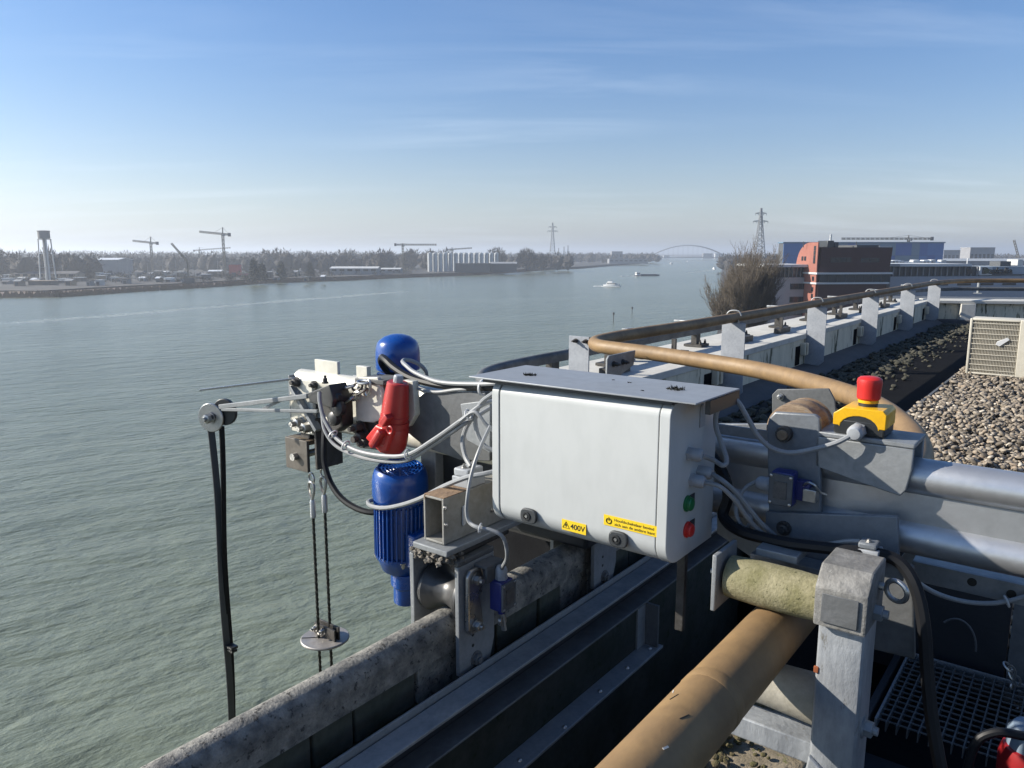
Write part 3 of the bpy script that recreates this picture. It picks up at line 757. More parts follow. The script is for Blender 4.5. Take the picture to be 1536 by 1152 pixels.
# tower narrows slightly toward the ground on its right
k0, k1 = fr.x(1231), fr.x(1337)
def tower(z0, z1, kl0, kr0, kl1, kr1, d):
    P_ = [fr.o+FX*kl0+ZV*z0, fr.o+FX*kr0+ZV*z0, fr.o+FX*kr0-FN*d+ZV*z0, fr.o+FX*kl0-FN*d+ZV*z0, fr.o+FX*kl1+ZV*z1, fr.o+FX*kr1+ZV*z1, fr.o+FX*kr1-FN*d+ZV*z1, fr.o+FX*kl1-FN*d+ZV*z1]
    return MB().add(P_, [(0,3,2,1),(4,5,6,7),(0,1,5,4),(1,2,6,5),(2,3,7,6),(3,0,4,7)])
tower(BZ, zf(424.5), k0-.6, k1-1.2, k0-.4, k1-.9, 10).build('lower_wall', brick_d, r, False)
tower(zf(411), zf(371), k0-.2, k1-.5, k0, k1, 10).build('upper_wall', brick_d, r, False)
gb = fr.blk(MB(), 1231, 1337, zf(424.4), zf(411.1), .5, 9.8).build('glazed_band', glass_b, r, False)
for i in range(9):
    fr.blk(MB(), 1231+i*13.2-.25, 1231+i*13.2+.25, zf(423), zf(413), .38, .5).build('mullion', dark_w, gb, False)
fr.blk(MB(), 1226, 1340, zf(411.3), zf(408.6), -.6, 10.4).build('ledge', band_w, r, False)
fr.blk(MB(), 1226, 1336, zf(426), zf(423.6), -.6, 10.4).build('ledge', band_w, r, False)
def window(parent, F_, u0, u1, v0, v1, deep=.0, n=2, vz=None):
    zz_ = vz or (lambda v: F_.z((u0+u1)/2, v))
    w_ = F_.blk(MB(), u0, u1, zz_(v1), zz_(v0), deep-.12, deep+.25).build('window', glass_d, parent, False)
    fb = MB(); F_.blk(fb, u0-.4, u1+.4, zz_(v1)-.12, zz_(v1), deep-.22, deep+.1); F_.blk(fb, u0-.4, u1+.4, zz_(v0), zz_(v0)+.12, deep-.2, deep+.1)
    for i in range(n+1):
        uu_ = u0+(u1-u0)*i/n; F_.blk(fb, uu_-.25, uu_+.25, zz_(v1), zz_(v0), deep-.2, deep+.1)
    fb.build('frame', dgrey_pl, w_, False)
for (u0, u1, v0, v1) in [(1246,1262,387,393),(1262.5,1276,387,392.5),(1291,1318,387.5,393),(1243,1272,432,440),(1288,1312,433,439)]:
    window(r, fr, u0, u1, v0, v1, 0.05 if v0 < 420 else .35, 2)
fr.blk(MB(), 1283, 1316, zf(371), zf(367.5), 2, 12).build('roof_plant', dark_w, r, False)
fr.blk(MB(), 1316.5, 1335, zf(371), zf(368.5), 3, 10).build('roof_plant', pale_w, r, False)
for (u0, u1, v_) in [(1239,1249,360.5),(1249.5,1256,363)]:
    fr.blk(MB(), u0, u1, zf(371), zf(v_), 4, 9).build('cooling_unit', dgrey_pl, r, False, bevel=.2)
pp = fr.o+FX*fr.x(1259)-FN*5
MB().cyl((pp.x, pp.y, zf(371)), (pp.x, pp.y, zf(351)), .28, .28, 10).build('flue', alu, r, False)
for u_ in (1302, 1221):
    pp = fr.o+FX*fr.x(u_)-FN*6; MB().cyl((pp.x, pp.y, zf(371)), (pp.x, pp.y, zf(362)), .12, .1, 6).build('aerial', dark_w, r, False)
# curved orange gable on the left of the tower
zt_ = zf(363.5); zb_ = zf(400)
prof_ = [(.2, BZ), (.2, zt_), (4.2, zt_)] + [(4.2+6.6*math.sin(i/10*math.pi/2), zb_+(zt_-zb_)*math.cos(i/10*math.pi/2)) for i in range(1, 11)] + [(10.8, BZ)]
MB().prism([fr.o+FX*(k0-.95)-FN*d_+ZV*z_ for d_, z_ in prof_], FX*.3).build('curved_side_wall', brick_l, r, False)
for d_, v_ in ((1.6,372),(1.6,379),(1.6,386),(6.2,388),(7.6,388),(1.6,392),(1.6,418),(1.6,434),(1.6,444)):
    MB().obox(fr.o+FX*(k0-.98)-FN*d_+ZV*zf(v_), FX*.06, FN*.45, ZV*.55).build('window', glass_d, r, False)

# grey wing left of the tower
r = thing('grey_office_wing', 'grey office wing with strip windows between bare tree and brick tower', 'building', (fr.o.x-12, fr.o.y, BZ), None, False)
fr.blk(MB(), 1150, 1222, BZ, zf(417), 6, 20).build('wall', office_g, r, False)
gw = fr.blk(MB(), 1152, 1222, zf(416.9), zf(401), 6.6, 19).build('glazed_storey', glass_b, r, False)
for i in range(12):
    fr.blk(MB(), 1154+i*6-.5, 1154+i*6+.5, zf(416), zf(402), 6.3, 6.6).build('mullion', grey_w, gw, False)
fr.blk(MB(), 1146, 1224, zf(401), zf(397), 4.5, 21).build('roof', band_w, r, False)
for u0, u1 in [(1145,1166),(1188,1212)]:
    for v0, v1 in [(427,434.5),(447,454.5),(467,474)]: window(r, fr, u0, u1, v0, v1, 6.0, 4, zf)
# long glazed wing right of the tower
r = thing('glazed_office_wing', 'long low office wing with glazed top storey right of the brick tower', 'building', (fr.o.x+22, fr.o.y, BZ), None, False)
fr.blk(MB(), 1337, 1640, BZ, zf(416), 4, 22).build('wall', mat('office_blue_grey', (.34,.36,.40), .8, 0, (.30,.32,.36), .2, .5), r, False)
gw = fr.blk(MB(), 1337, 1468, zf(415.9), zf(400.5), 4.8, 20).build('glazed_storey', glass_b, r, False)
for i in range(15):
    fr.blk(MB(), 1341+i*9-.7, 1341+i*9+.7, zf(415.5), zf(401), 4.4, 4.8).build('mullion', grey_w, gw, False)
fr.blk(MB(), 1350, 1458, zf(400.5), zf(396.5), 3.0, 22).build('roof', band_w, r, False)
fr.blk(MB(), 1470.5, 1640, zf(415.9), zf(401), 5.0, 18).build('plant_storey', mat('sign_backing', (.36,.42,.47), .7), r, False)
fr.blk(MB(), 1451, 1459, zf(412), zf(405), 4.2, 5.0).build('window', glass_d, r, False)
for i in range(5): fr.blk(MB(), 1405+i*34, 1425+i*34, zf(430), zf(427), 3.85, 4.2).build('window', glass_d, r, False)
for (u0, u1, v_) in [(1500,1516,393),(1526,1534,390)]: fr.blk(MB(), u0, u1, zf(401), zf(v_), 8, 12).build('roof_plant', pale_w if u0 > 1520 else dark_w, r, False)
pp = fr.o+FX*fr.x(1479)-FN*7; MB().cyl((pp.x, pp.y, zf(401)), (pp.x, pp.y, zf(388)), .18, .15, 8).build('flue', band_w, r, False)
# rooftop sign
r = thing('rooftop_sign', 'rooftop name sign with white square emblem and dark letters', 'sign', tuple(fr.o+FX*fr.x(1500)-FN*4.2+ZV*zf(414)), None, False)
fr.blk(MB(), 1470.5, 1489, zf(414), zf(401.5), 4.0, 4.6).build('emblem_panel', band_w, r, False)
fr.blk(MB(), 1477.5, 1484.5, zf(411.5), zf(404.5), 3.8, 4.0).build('emblem_square', mat('olive_dark', (.07,.075,.03), .6), r, False)
TXT = []
def text_part(txt, name, m, parent, origin, xdir, ydir, height, width=None, depth=0.0, bold=0.0):
    cu = bpy.data.curves.new(name, 'FONT'); cu.body = txt; cu.size = 1.0; cu.extrude = depth; cu.offset = bold
    o = bpy.data.objects.new(name+'_curve', cu); COL.objects.link(o)
    bpy.context.view_layer.update()
    me = bpy.data.meshes.new_from_object(o.evaluated_get(bpy.context.evaluated_depsgraph_get()))
    bpy.data.objects.remove(o); bpy.data.curves.remove(cu)
    co = np.array([v.co[:] for v in me.vertices]); lo, hi = co.min(0), co.max(0)
    co[:,0] = (co[:,0]-lo[0])/(hi[0]-lo[0]) if width else (co[:,0]-lo[0])
    sy = height/(hi[1]-lo[1]); sx = width if width else sy
    xd, yd_ = Vector(xdir).normalized(), Vector(ydir).normalized(); nn_ = xd.cross(yd_)
    for i, v in enumerate(me.vertices):
        v.co = xd*(co[i,0]*sx) + yd_*((co[i,1]-lo[1])*sy) + nn_*co[i,2]
    me.materials.clear(); me.materials.append(m); me.name = name
    o = bpy.data.objects.new(name, me); COL.objects.link(o); place(o, origin, parent); return o
text_part('Daskalia', 'sign_lettering', ink, r, fr.o+FX*fr.x(1490.5)+FN*-4.0+ZV*zf(412.5), FX, ZV, abs(zf(402)-zf(412.5)), fr.x(1537)-fr.x(1490.5), .15, .02)
fr.blk(MB(), 1490, 1540, zf(414.2), zf(413), 4.0, 4.9).build('sign_rail', dark_w, r, False)

# blue hall behind, flats, boom crane
r = thing('blue_hall', 'big hall clad in blue and grey panels behind the brick tower', 'hall', D(1295, 380, 520), None, False)
r.location.z = BZ
blues = [mat('blue_panel', (.035,.16,.42), .6, 0, None, .1, .4), mat('slate_panel', (.13,.22,.30), .6, 0, None, .1, .4), mat('deep_blue_panel', (.02,.11,.36), .6, 0, None, .1, .4), mat('pale_blue_panel', (.35,.48,.55), .6, 0, None, .1, .4)]
xa, xb = D(1175, 380, 520).x, D(1415, 380, 520).x; zt_ = D(1295, 364, 520).z
MB().box(xa, xb, 520.5, 530, BZ, zt_-.3).build('wall', dark_w, r, False)
rp = random.Random(3)
pw = (xb-xa)/20
for i in range(20):
    for j in range(2):
        k = (0 if i in (0,1,2,18,19,17) else 1) if rp.random() < .85 else 3 if j == 0 and i == 16 else 2
        z0 = BZ + (zt_-BZ)*(.40 if j == 0 else .70); z1 = BZ + (zt_-BZ)*(.697 if j == 0 else .985)
        MB().box(xa+pw*i+.02, xa+pw*(i+1)-.02, 520, 520.45, z0, z1).build('panel', blues[k], r, False)
MB().box(xa-.6, xb+.6, 519.6, 530.5, zt_-.29, zt_+.5).build('roof', blues[1], r, False)
for i in range(16):
    x_ = D(1338+i*5.2, 390, 430).x; w_ = rp.uniform(1.2, 2.1)
    o = MB().box(x_-w_, x_+w_, 430, 434, BZ+12, D(1338, rp.uniform(389, 393), 430).z)
    o.build('white_rooftop_tank', roof_w if i % 3 else pale_w, None, False, bevel=.4, label='white rooftop unit in a row below the blue hall', cat='rooftop unit', group='white rooftop units')
shed('flat_block', 'pale flats with a sunlit tan end wall beyond the rooftop sign', 'building', 1456, 1493, 371, 900, mcol('flat_grey', (.30,.30,.31)), pale_w, 20, 0, win=6)
shed('low_block', 'hazy low grey block left of the pale flats', 'building', 1416, 1446, 375, 1100, grey_w, grey_w, 20, 0, win=5)
shed('pale_hall', 'long pale hall roof stretching behind the rooftop sign', 'hall', 1420, 1560, 388, 600, grey_w, mcol('bluegrey_roof', (.35,.38,.41)), 25, .1, win=9)
crane('thin crane with a long level jib above the blue hall', 1363, 353, 358, 1262, 1398, 700)
r = thing('dock_crane', 'slanting dark dock crane at the far right skyline', 'crane', D(1526, 390, 900), None, False); r.location.z = BZ
p0, p1 = D(1527, 383, 900), D(1521, 360, 900)
lattice(MB(), (p0.x, 900, BZ), p0, 2.2, 5, .5).build('tower', crane_m, r, False, smooth=0)
lattice(MB(), p0, p1, 1.6, 6, .4).build('boom', crane_m, r, False, smooth=0)

# air: haze box
hz = bpy.data.materials.new('haze_air'); hz.use_nodes = True
hz.node_tree.nodes.clear()
pv = hz.node_tree.nodes.new('ShaderNodeVolumePrincipled'); ho = hz.node_tree.nodes.new('ShaderNodeOutputMaterial')
pv.inputs['Color'].default_value = (.86,.92,1.0,1); pv.inputs['Density'].default_value = 0.00027; pv.inputs['Anisotropy'].default_value = 0.35
hz.node_tree.links.new(pv.outputs[0], ho.inputs['Volume'])
hb = MB().box(-R_-50, R_+50, -1550, R_+50, -6, 75)
hb.build('haze', hz, local=False, kind='stuff', smooth=0, label='thin pale winter haze over the river', cat='haze')

# ================================================================== THE ROOF WE STAND ON
V3 = Vector
body = thing('roof_building', 'concrete building whose roof edge carries the hoist rails', 'building', (1, 8, -22))
MB().prism([(-1.17,-3,-22),(-1.17,3.55,-22),(9,3.1,-22),(9,-3,-22)], (0,0,22-2.7)).build('near_block', conc_dark, body, smooth=0)
MB().prism([(-1.16,3.1,-22),(-3.76,3.85,-22),(-3.76,18.0,-22),(-3.1,19.3,-22),(9,25,-22),(9,3.1,-22)], (0,0,22-1.52)).build('far_block', void_m, body, smooth=0)  # facade coloured near-black for the shade it lies in
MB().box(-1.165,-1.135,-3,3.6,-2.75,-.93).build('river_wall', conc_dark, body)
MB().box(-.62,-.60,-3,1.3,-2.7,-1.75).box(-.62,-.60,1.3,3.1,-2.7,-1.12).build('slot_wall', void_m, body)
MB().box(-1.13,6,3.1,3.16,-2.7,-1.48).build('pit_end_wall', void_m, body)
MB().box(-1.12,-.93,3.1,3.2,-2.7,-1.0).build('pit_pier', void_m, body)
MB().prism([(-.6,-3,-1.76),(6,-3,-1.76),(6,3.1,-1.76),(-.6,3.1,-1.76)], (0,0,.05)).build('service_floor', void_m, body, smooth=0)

soil_m = mat('soil_and_moss', (.30,.25,.18), .95, 0, (.17,.14,.09), 22, 1.0, 1.0, 90, (.09,.10,.02), .6, 16)
sh = MB().box(-.62,-.375,1.05,1.66,-1.7,-1.00).build('soil_shelf', soil_m, body, bevel=.01)
# deck
deck = MB().prism([(-2.62,3.2,-1.515),(-2.62,18.6,-1.515),(9,24,-1.515),(9,3.2,-1.515)], (0,0,.04)).build('roof_deck', mat('deck_fines', (.022,.021,.019), .95, 0, (.012,.012,.011), 6, 1, .8, 80), kind='structure', smooth=0)  # deck colour darkened to stand in for the parapet's shadow
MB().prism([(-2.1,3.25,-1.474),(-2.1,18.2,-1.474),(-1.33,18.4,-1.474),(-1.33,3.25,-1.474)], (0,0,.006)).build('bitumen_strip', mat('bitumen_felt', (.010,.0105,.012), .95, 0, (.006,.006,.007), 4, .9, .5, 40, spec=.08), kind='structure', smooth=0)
MB().box(-1.335,-1.31,3.4,10.4,-1.47,-1.44).build('edging_strip', galv_dull, label='thin metal edging strip between bitumen walkway and gravel', cat='edging')

def pebbles(name, regions, m, label):
    A_, C_ = [], []
    for (a0,a1,b0,b1,n,s0,s1,z0) in regions:
        A_.append(np.stack([RNG.uniform(a0,a1,n), RNG.uniform(b0,b1,n), z0 + RNG.uniform(-.008,.022,n)], 1)); C_.append(RNG.uniform(s0,s1,n))
    P_ = np.concatenate(A_); S_ = np.concatenate(C_); n = len(P_)
    sc = S_[:,None]*np.stack([RNG.uniform(.8,1.35,n), RNG.uniform(.7,1.1,n), RNG.uniform(.45,.8,n)], 1)
    th = RNG.uniform(0, 6.283, n); tl = RNG.normal(0, .35, n)
    nv = len(IV)
    wob = 1 + RNG.normal(0, .10, (n, nv))
    L_ = IV[None]*wob[:,:,None]*sc[:,None,:]
    x = L_[:,:,0]*np.cos(th)[:,None] - L_[:,:,1]*np.sin(th)[:,None]; y = L_[:,:,0]*np.sin(th)[:,None] + L_[:,:,1]*np.cos(th)[:,None]
    z = L_[:,:,2] + x*np.sin(tl)[:,None]
    V_ = np.stack([x + P_[:,0:1], y + P_[:,1:2], z + P_[:,2:3]], 2).reshape(-1, 3)
    F_ = (IF[None] + (np.arange(n)*nv)[:,None,None]).reshape(-1, 3)
    W_ = np.empty_like(V_); W_[:,0] = V_[:,0]*CT+V_[:,1]*ST; W_[:,1] = -V_[:,0]*ST+V_[:,1]*CT; W_[:,2] = V_[:,2]+CAMH
    me = bpy.data.meshes.new(name)
    me.vertices.add(len(W_)); me.vertices.foreach_set('co', W_.ravel())
    me.loops.add(F_.size); me.loops.foreach_set('vertex_index', F_.ravel())
    me.polygons.add(len(F_)); me.polygons.foreach_set('loop_start', np.arange(0, F_.size, 3)); me.polygons.foreach_set('loop_total', np.full(len(F_), 3))
    me.update(); me.polygons.foreach_set('use_smooth', np.ones(len(F_), bool))
    at = me.attributes.new('tone', 'FLOAT', 'POINT'); at.data.foreach_set('value', np.repeat(RNG.uniform(0,1,n), nv))
    me.materials.append(m)
    o = bpy.data.objects.new(name, me); COL.objects.link(o); tag(o, label, 'gravel', None, 'stuff')
pm_ = bpy.data.materials.new('river_pebbles'); pm_.use_nodes = True
t = pm_.node_tree; nd = t.nodes; ln = t.links; bs = nd['Principled BSDF']; bs.inputs['Roughness'].default_value = .85
an = nd.new('ShaderNodeAttribute'); an.attribute_name = 'tone'
cr = nd.new('ShaderNodeValToRGB'); ln.new(an.outputs['Fac'], cr.inputs[0])
cr.color_ramp.elements[0].color = (.085,.068,.050,1); cr.color_ramp.elements[1].color = (.60,.53,.42,1)
for ps, c_ in ((.3,(.17,.135,.095,1)),(.55,(.26,.215,.16,1)),(.75,(.35,.29,.215,1)),(.9,(.29,.215,.145,1))):
    e_ = cr.color_ramp.elements.new(ps); e_.color = c_
tcn = nd.new('ShaderNodeTexCoord'); nn = nd.new('ShaderNodeTexNoise'); nn.inputs['Scale'].default_value = 70; nn.inputs['Detail'].default_value = 4
ln.new(tcn.outputs['Object'], nn.inputs['Vector'])
mx = nd.new('ShaderNodeMix'); mx.data_type = 'RGBA'; mx.blend_type = 'MULTIPLY'; mx.inputs[0].default_value = .7
ln.new(cr.outputs[0], mx.inputs[6]); ln.new(nn.outputs[0], mx.inputs[7])
gm = nd.new('ShaderNodeGamma'); gm.inputs[1].default_value = .85; ln.new(mx.outputs[2], gm.inputs[0])
ln.new(gm.outputs[0], bs.inputs['Base Color'])
pebbles('gravel', [(-1.32,1.4,3.2,7.5,7600,.013,.029,-1.458),(-1.32,.2,7.5,11.5,3000,.015,.030,-1.458),(-1.2,1.3,3.3,8,4200,.012,.026,-1.432),(-.6,3,11,18,1300,.03,.05,-1.45),(-1.25,-.6,10.9,18,500,.03,.05,-1.45)], pm_, 'sunlit beige pebble gravel covering the flat roof')
dk_ = mat('shade_toned_pebbles', (.085,.08,.06), .95, 0, (.035,.036,.025), 9, 1.0, .6, 60, (.16,.15,.12), .66, 12)  # pebble colours darkened for the parapet's shadow on them
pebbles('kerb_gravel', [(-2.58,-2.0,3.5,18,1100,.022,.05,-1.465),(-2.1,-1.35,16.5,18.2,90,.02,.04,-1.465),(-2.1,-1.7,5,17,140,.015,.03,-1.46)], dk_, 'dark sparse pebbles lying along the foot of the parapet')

mm_ = mat('moss', (.075,.075,.022), .95, 0, (.12,.09,.05), 60, 1.0, 1.0, 200)
pebbles('moss_tufts', [(-.615,-.50,1.07,1.64,330,.004,.013,-.998),(-.50,-.385,1.07,1.64,70,.003,.009,-.999)], mm_, 'small mossy tufts on the sunlit soil below the tube')
# ------------------------------------------------------------------ far parapet
par = thing('roof_parapet', 'stained pale concrete parapet running along the river side of the roof', 'parapet', (-3.2, 11, -1.5))
plate_b = [7.09, 9.76, 12.45, 15.16, 17.78]
edges = [4.45] + plate_b + [18.35]
streak = mat('streaked_concrete', (.72,.665,.53), .9, 0, (.58,.54,.42), 1.2, .9, .4, 20, (.075,.075,.045), .555, 2.2, stretch=(5,5,.7))
for i in range(len(edges)-1):
    b0, b1 = edges[i], edges[i+1]
    MB().box(-3.15,-2.9,b0+.004,b1-.004,-1.5,-1.06).build('concrete_panel', streak, par, bevel=.006)
    MB().box(-3.74,-2.885,b0+.003,b1-.003,-1.058,-.995).build('coping_slab', ledge_w, par, bevel=.008)
    MB().box(-3.74,-3.6,b0+.004,b1-.004,-1.6,-1.06).build('outer_upstand', streak, par)
    MB().box(-2.899,-2.893,b1-.36,b1-.20,-1.36,-1.13).build('drain_slot', void_m, par)
    MB().box(-2.9,-2.83,b1-.20,b1-.06,-1.25,-1.10).build('corbel', streak, par, bevel=.012)
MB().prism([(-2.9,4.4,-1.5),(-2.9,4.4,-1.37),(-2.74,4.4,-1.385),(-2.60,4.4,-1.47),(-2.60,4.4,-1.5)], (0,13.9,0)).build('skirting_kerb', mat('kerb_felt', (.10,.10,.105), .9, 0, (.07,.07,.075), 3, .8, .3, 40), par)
# return wall at the far end of the roof
rd = V3((.9,.436,0)).normalized(); rn_ = V3((rd.y,-rd.x,0))
ret = thing('end_parapet', 'pale end parapet with recessed panels turning at the far roof corner', 'parapet', (0, 19.5, -1.5))
w0 = V3((-2.95,18.25,0))
for k in range(5):
    c = w0 + rd*(1.0+k*2.0)
    MB().obox(c - rn_*.12 + V3((0,0,-1.28)), rd*.995, rn_*.1, V3((0,0,.22))).build('recessed_panel', streak, ret, bevel=.006)
    MB().obox(c - rn_*.28 + V3((0,0,-1.027)), rd*.997, rn_*.36, V3((0,0,.032))).build('coping_slab', ledge_w, ret, bevel=.008)
    MB().obox(w0 + rd*(.75+k*2.0) + V3((0,0,-1.28)) - rn_*.0, rd*.14, rn_*.12, V3((0,0,.218))).build('pilaster', ledge_w, ret, bevel=.01)
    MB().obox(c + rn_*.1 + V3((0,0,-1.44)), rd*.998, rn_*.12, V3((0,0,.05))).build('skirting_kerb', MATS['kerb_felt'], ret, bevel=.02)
# low roof strips seen past the end parapet
lr = thing('lower_roof', 'grey lower roof bands beyond the end parapet', 'roof', tuple(w0 + rd*5 - rn_*6 + V3((0,0,-3))))
for k, (dn, z_, h_, m_) in enumerate([(3, -1.45, .3, galv_dull), (6.5, -1.45, .35, galv), (10, -1.5, .5, galv_dull)]):
    MB().obox(w0 + rd*9.0 - rn_*dn + V3((0,0,z_-.6)), rd*7.5, rn_*1.2, V3((0,0,.6))).build('roof_band', m_, lr, bevel=.02)
    MB().obox(w0 + rd*9.0 - rn_*(dn-1.3) + V3((0,0,z_-.05)), rd*7.5, rn_*.06, V3((0,0,.09))).build('edge_trim', dark_steel, lr)

# ------------------------------------------------------------------ rails
tube_z = -.62
tp = [(-.38,-1.2),(-.38,.5),(-.38,1.5),(-.38,2.2),(-.41,2.6),(-.52,2.98),(-.72,3.38),(-1.0,3.70),(-1.35,3.97),(-1.7,4.13),(-2.19,4.29),(-2.5,4.36),(-2.66,4.42),(-2.77,4.55),(-2.82,4.75),(-2.84,5.2),(-2.8,6.5),(-2.8,9),(-2.8,16),(-2.78,17.4),(-2.65,18.6),(-2.35,19.5),(-1.45,20.3),(1.5,22),(6,24.5)]
path = smooth_path([(a_, b_, tube_z) for a_, b_ in tp], 8)
tt = thing('track_tube', 'brown coated track tube snaking from the hoist along the roof edge', 'tube', (-1.5, 4, tube_z-.05))
MB().tube(path, .045, 24).build('tube', brown, tt)
for b_ in (.95, 8.2, 13.6):
    a_ = -.38 if b_ < 3 else -2.8
    MB().tube([(a_, b_-.012, tube_z), (a_, b_-.010, tube_z), (a_, b_+.010, tube_z), (a_, b_+.012, tube_z)], [.0452,.0459,.0459,.0452], 24).build('joint_collar', brown, tt)

sq_ = random.Random(8)
for k in range(8):
    b_ = sq_.uniform(.66,1.12); q = math.radians(sq_.uniform(60,165)); rr = .0449
    c_ = V3((-.38+rr*math.cos(q), b_, tube_z+rr*math.sin(q))); tg = V3((-math.sin(q),0,math.cos(q))); nn_ = V3((math.cos(q),0,math.sin(q)))
    d_ = (tg*sq_.uniform(-.6,.6)+V3((0,1,0))).normalized(); s_ = nn_.cross(d_)
    MB().obox(c_, d_*sq_.uniform(.002,.009), s_*sq_.uniform(.0006,.0014), nn_*.0004).build('scuff', ink if k % 3 else ledge_w, tt)
def dogbone(r=.035, w=.0335, h=.0465):
    P_ = []
    for i in range(15):
        q = math.radians(-8 + 196*i/14); P_.append((r*math.cos(q), r*math.sin(q)))
    P_ += [(-w, -.012), (-w, -h), (w, -h), (w, -.012)]
    return P_
gr = thing('guide_rail', 'weathered grey guide rail with rounded head along the river edge', 'rail', (-1.09, 1, -.86))
rp_ = [(-1.09,-1.5),(-1.09,.8),(-1.09,1.8),(-1.10,2.3),(-1.22,2.75),(-1.5,3.08),(-1.9,3.3),(-2.5,3.5),(-3.0,3.68),(-3.22,3.86),(-3.36,4.15),(-3.42,4.6),(-3.43,5.4),(-3.43,8),(-3.43,16),(-3.40,17.6),(-3.2,18.9),(-2.8,19.8),(-1.8,20.6),(4,24)]
rpath = smooth_path([(a_, b_, -.815) for a_, b_ in rp_], 8)
MB().tube(rpath[:20], .03, prof=dogbone()).build('rail_head', conc_rail, gr)
MB().tube(rpath[19:], .03, prof=dogbone()).build('rail_length', galv_dull, gr)
for k, b_ in enumerate([5.0, 5.9, 7.7, 8.9, 10.3, 11.6, 13.0, 14.3, 15.8, 17.0]):
    s_ = MB().box(-3.52,-3.32,b_-.10,b_+.10,-.99,-.965); s_.box(-3.46,-3.40,b_-.05,b_+.05,-.965,-.862); s_.hexbolt((-3.35,b_-.06,-.965),(0,0,1),.012,.03); s_.hexbolt((-3.35,b_+.06,-.965),(0,0,1),.012,.03)
    s_.build('rail_chair', dark_steel, gr)
for b_ in (5.45, 6.6, 8.3, 9.6, 10.9, 12.3, 13.7, 15.2):     # spare clamps lying on the coping
    s_ = MB().box(-3.18,-3.14,b_,b_+.03,-.99,-.80); s_.box(-3.2,-3.12,b_-.12,b_+.26,-.992,-.93)
    s_.build('rail_clamp', dark_steel, gr)

edge = thing('roof_edge', 'row of mossy concrete edge blocks under the guide rail', 'roof edge', (-1.1, 1, -1.0))
b_ = -1.0
while b_ < 3.3:
    l_ = random.choice((.10,.135,.17)); off = random.uniform(-.003,.003)
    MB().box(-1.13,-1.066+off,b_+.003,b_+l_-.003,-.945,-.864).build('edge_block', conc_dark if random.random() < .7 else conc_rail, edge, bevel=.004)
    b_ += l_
MB().box(-1.13,-1.01,-1.2,3.3,-.97,-.947).build('moss_gutter', mat('gutter_moss', (.045,.055,.022), .95, 0, (.03,.032,.02), 14, 1, .9, 70), edge)

cb = thing('channel_beam', 'long dark steel channel beam beside the guide rail', 'beam', (-.97, 1, -.97))
MB().box(-1.008,-1.003,-1.2,3.2,-.97,-.893).build('lip', galv, cb, bevel=.001)
MB().box(-1.000,-.945,-1.2,3.2,-.915,-.907).build('top_flange', galv, cb, bevel=.002)
MB().box(-1.000,-.992,-1.2,3.2,-.972,-.916).build('web', navy_steel, cb)  # web coloured darker than its flanges for the shade on that face
MB().box(-.992,-.936,-1.2,3.2,-.976,-.970).build('bottom_flange', galv_dull, cb, bevel=.002)

fb_ = thing('flat_steel_bar', 'flat steel bar with rivets down in the dark slot', 'bar', (-.92, 1.2, -1.11))
MB().box(-.946,-.893,.3,1.87,-1.108,-1.10).build('strip', galv, fb_, bevel=.002)
rv = None
for b_ in (.62,.9,1.22,1.38,1.56,1.70,1.83):
    o = MB().dome((-.915 + (.012 if b_ == 1.38 else 0), b_, -1.10),(0,0,1),.006,.005,12,3).build('rivet', steel, fb_)
MB().box(-.945,-.90,1.845,1.853,-1.10,-.975).build('hanger', galv_dull, fb_, bevel=.001)
MB().box(-.945,-.939,1.80,1.845,-1.10,-.975).build('hanger', galv, fb_, bevel=.001)
MB().box(-.945,-.905,.62,.628,-1.10,-.975).build('hanger', galv_dull, fb_, bevel=.001)

plate_g = mat('pale_galvanised_plate', (.40,.42,.45), .6, .0, (.29,.31,.34), 6, .9, .15, 60, (.2,.21,.22), .68, 18, .1, spec=.2)
# support plates of the track tube on the far parapet
for k, b_ in enumerate(plate_b):
    r = thing('support_plate', ('first','second','third','fourth','fifth')[k] + ' grey support plate along the parapet counted from the bolted bend plate', 'plate', (-2.8, b_, -1.39), 'support plates along the parapet')
    MB().prism([(-2.895,b_,-1.385),(-2.72,b_,-1.385),(-2.665,b_,-1.33),(-2.665,b_,-.668),(-2.895,b_,-.668)], (0,.012,0)).build('upright', plate_g, r, bevel=.0015)
    MB().box(-2.88,-2.70,b_+.012,b_+.10,-.676,-.668).build('saddle', galv, r, bevel=.001)
    MB().tube(smooth_path([(-2.86,b_+.06,-.67),(-2.875,b_+.06,-.60),(-2.84,b_+.06,-.557),(-2.76,b_+.06,-.557),(-2.73,b_+.06,-.60)],5), .008, 8).build('strap', galv, r)
    MB().hexbolt((-2.85,b_+.04,-.668),(0,0,1),.008,.02).hexbolt((-2.75,b_+.04,-.668),(0,0,1),.008,.02).build('bolts', steel, r)
    MB().box(-3.42,-2.88,b_+.04,b_+.08,-.70,-.67).build('tie_arm', galv, r, bevel=.008)
r = thing('bracket_plate', 'upright bolted steel plate at the bend end of the track tube', 'plate', (-2.97, 4.66, -.99))
MB().box(-3.055,-2.885,4.66,4.672,-.99,-.597).build('upright', plate_g, r, bevel=.002)
for p_ in (PB(864,511,4.655), PB(879,512,4.655)): MB().hexbolt(tuple(p_),(0,-1,0),.011,.035).build('bolt', dark_steel, r)
MB().bar((-2.93,4.68,-.63),(-2.83,4.72,-.63),.03,.05).build('arm', dark_steel, r)
r = thing('bracket_plate', 'small shaded steel plate with two bolts below the track tube bend', 'plate', (-2.28, 4.0, -.99))
MB().prism([(-2.285,3.88,-.99),(-2.285,4.03,-.99),(-2.285,4.05,-.73),(-2.285,4.2,-.69),(-2.285,4.22,-.60),(-2.285,3.9,-.60),(-2.285,3.88,-.62)], (.012,0,0)).build('upright', galv, r, bevel=.002)
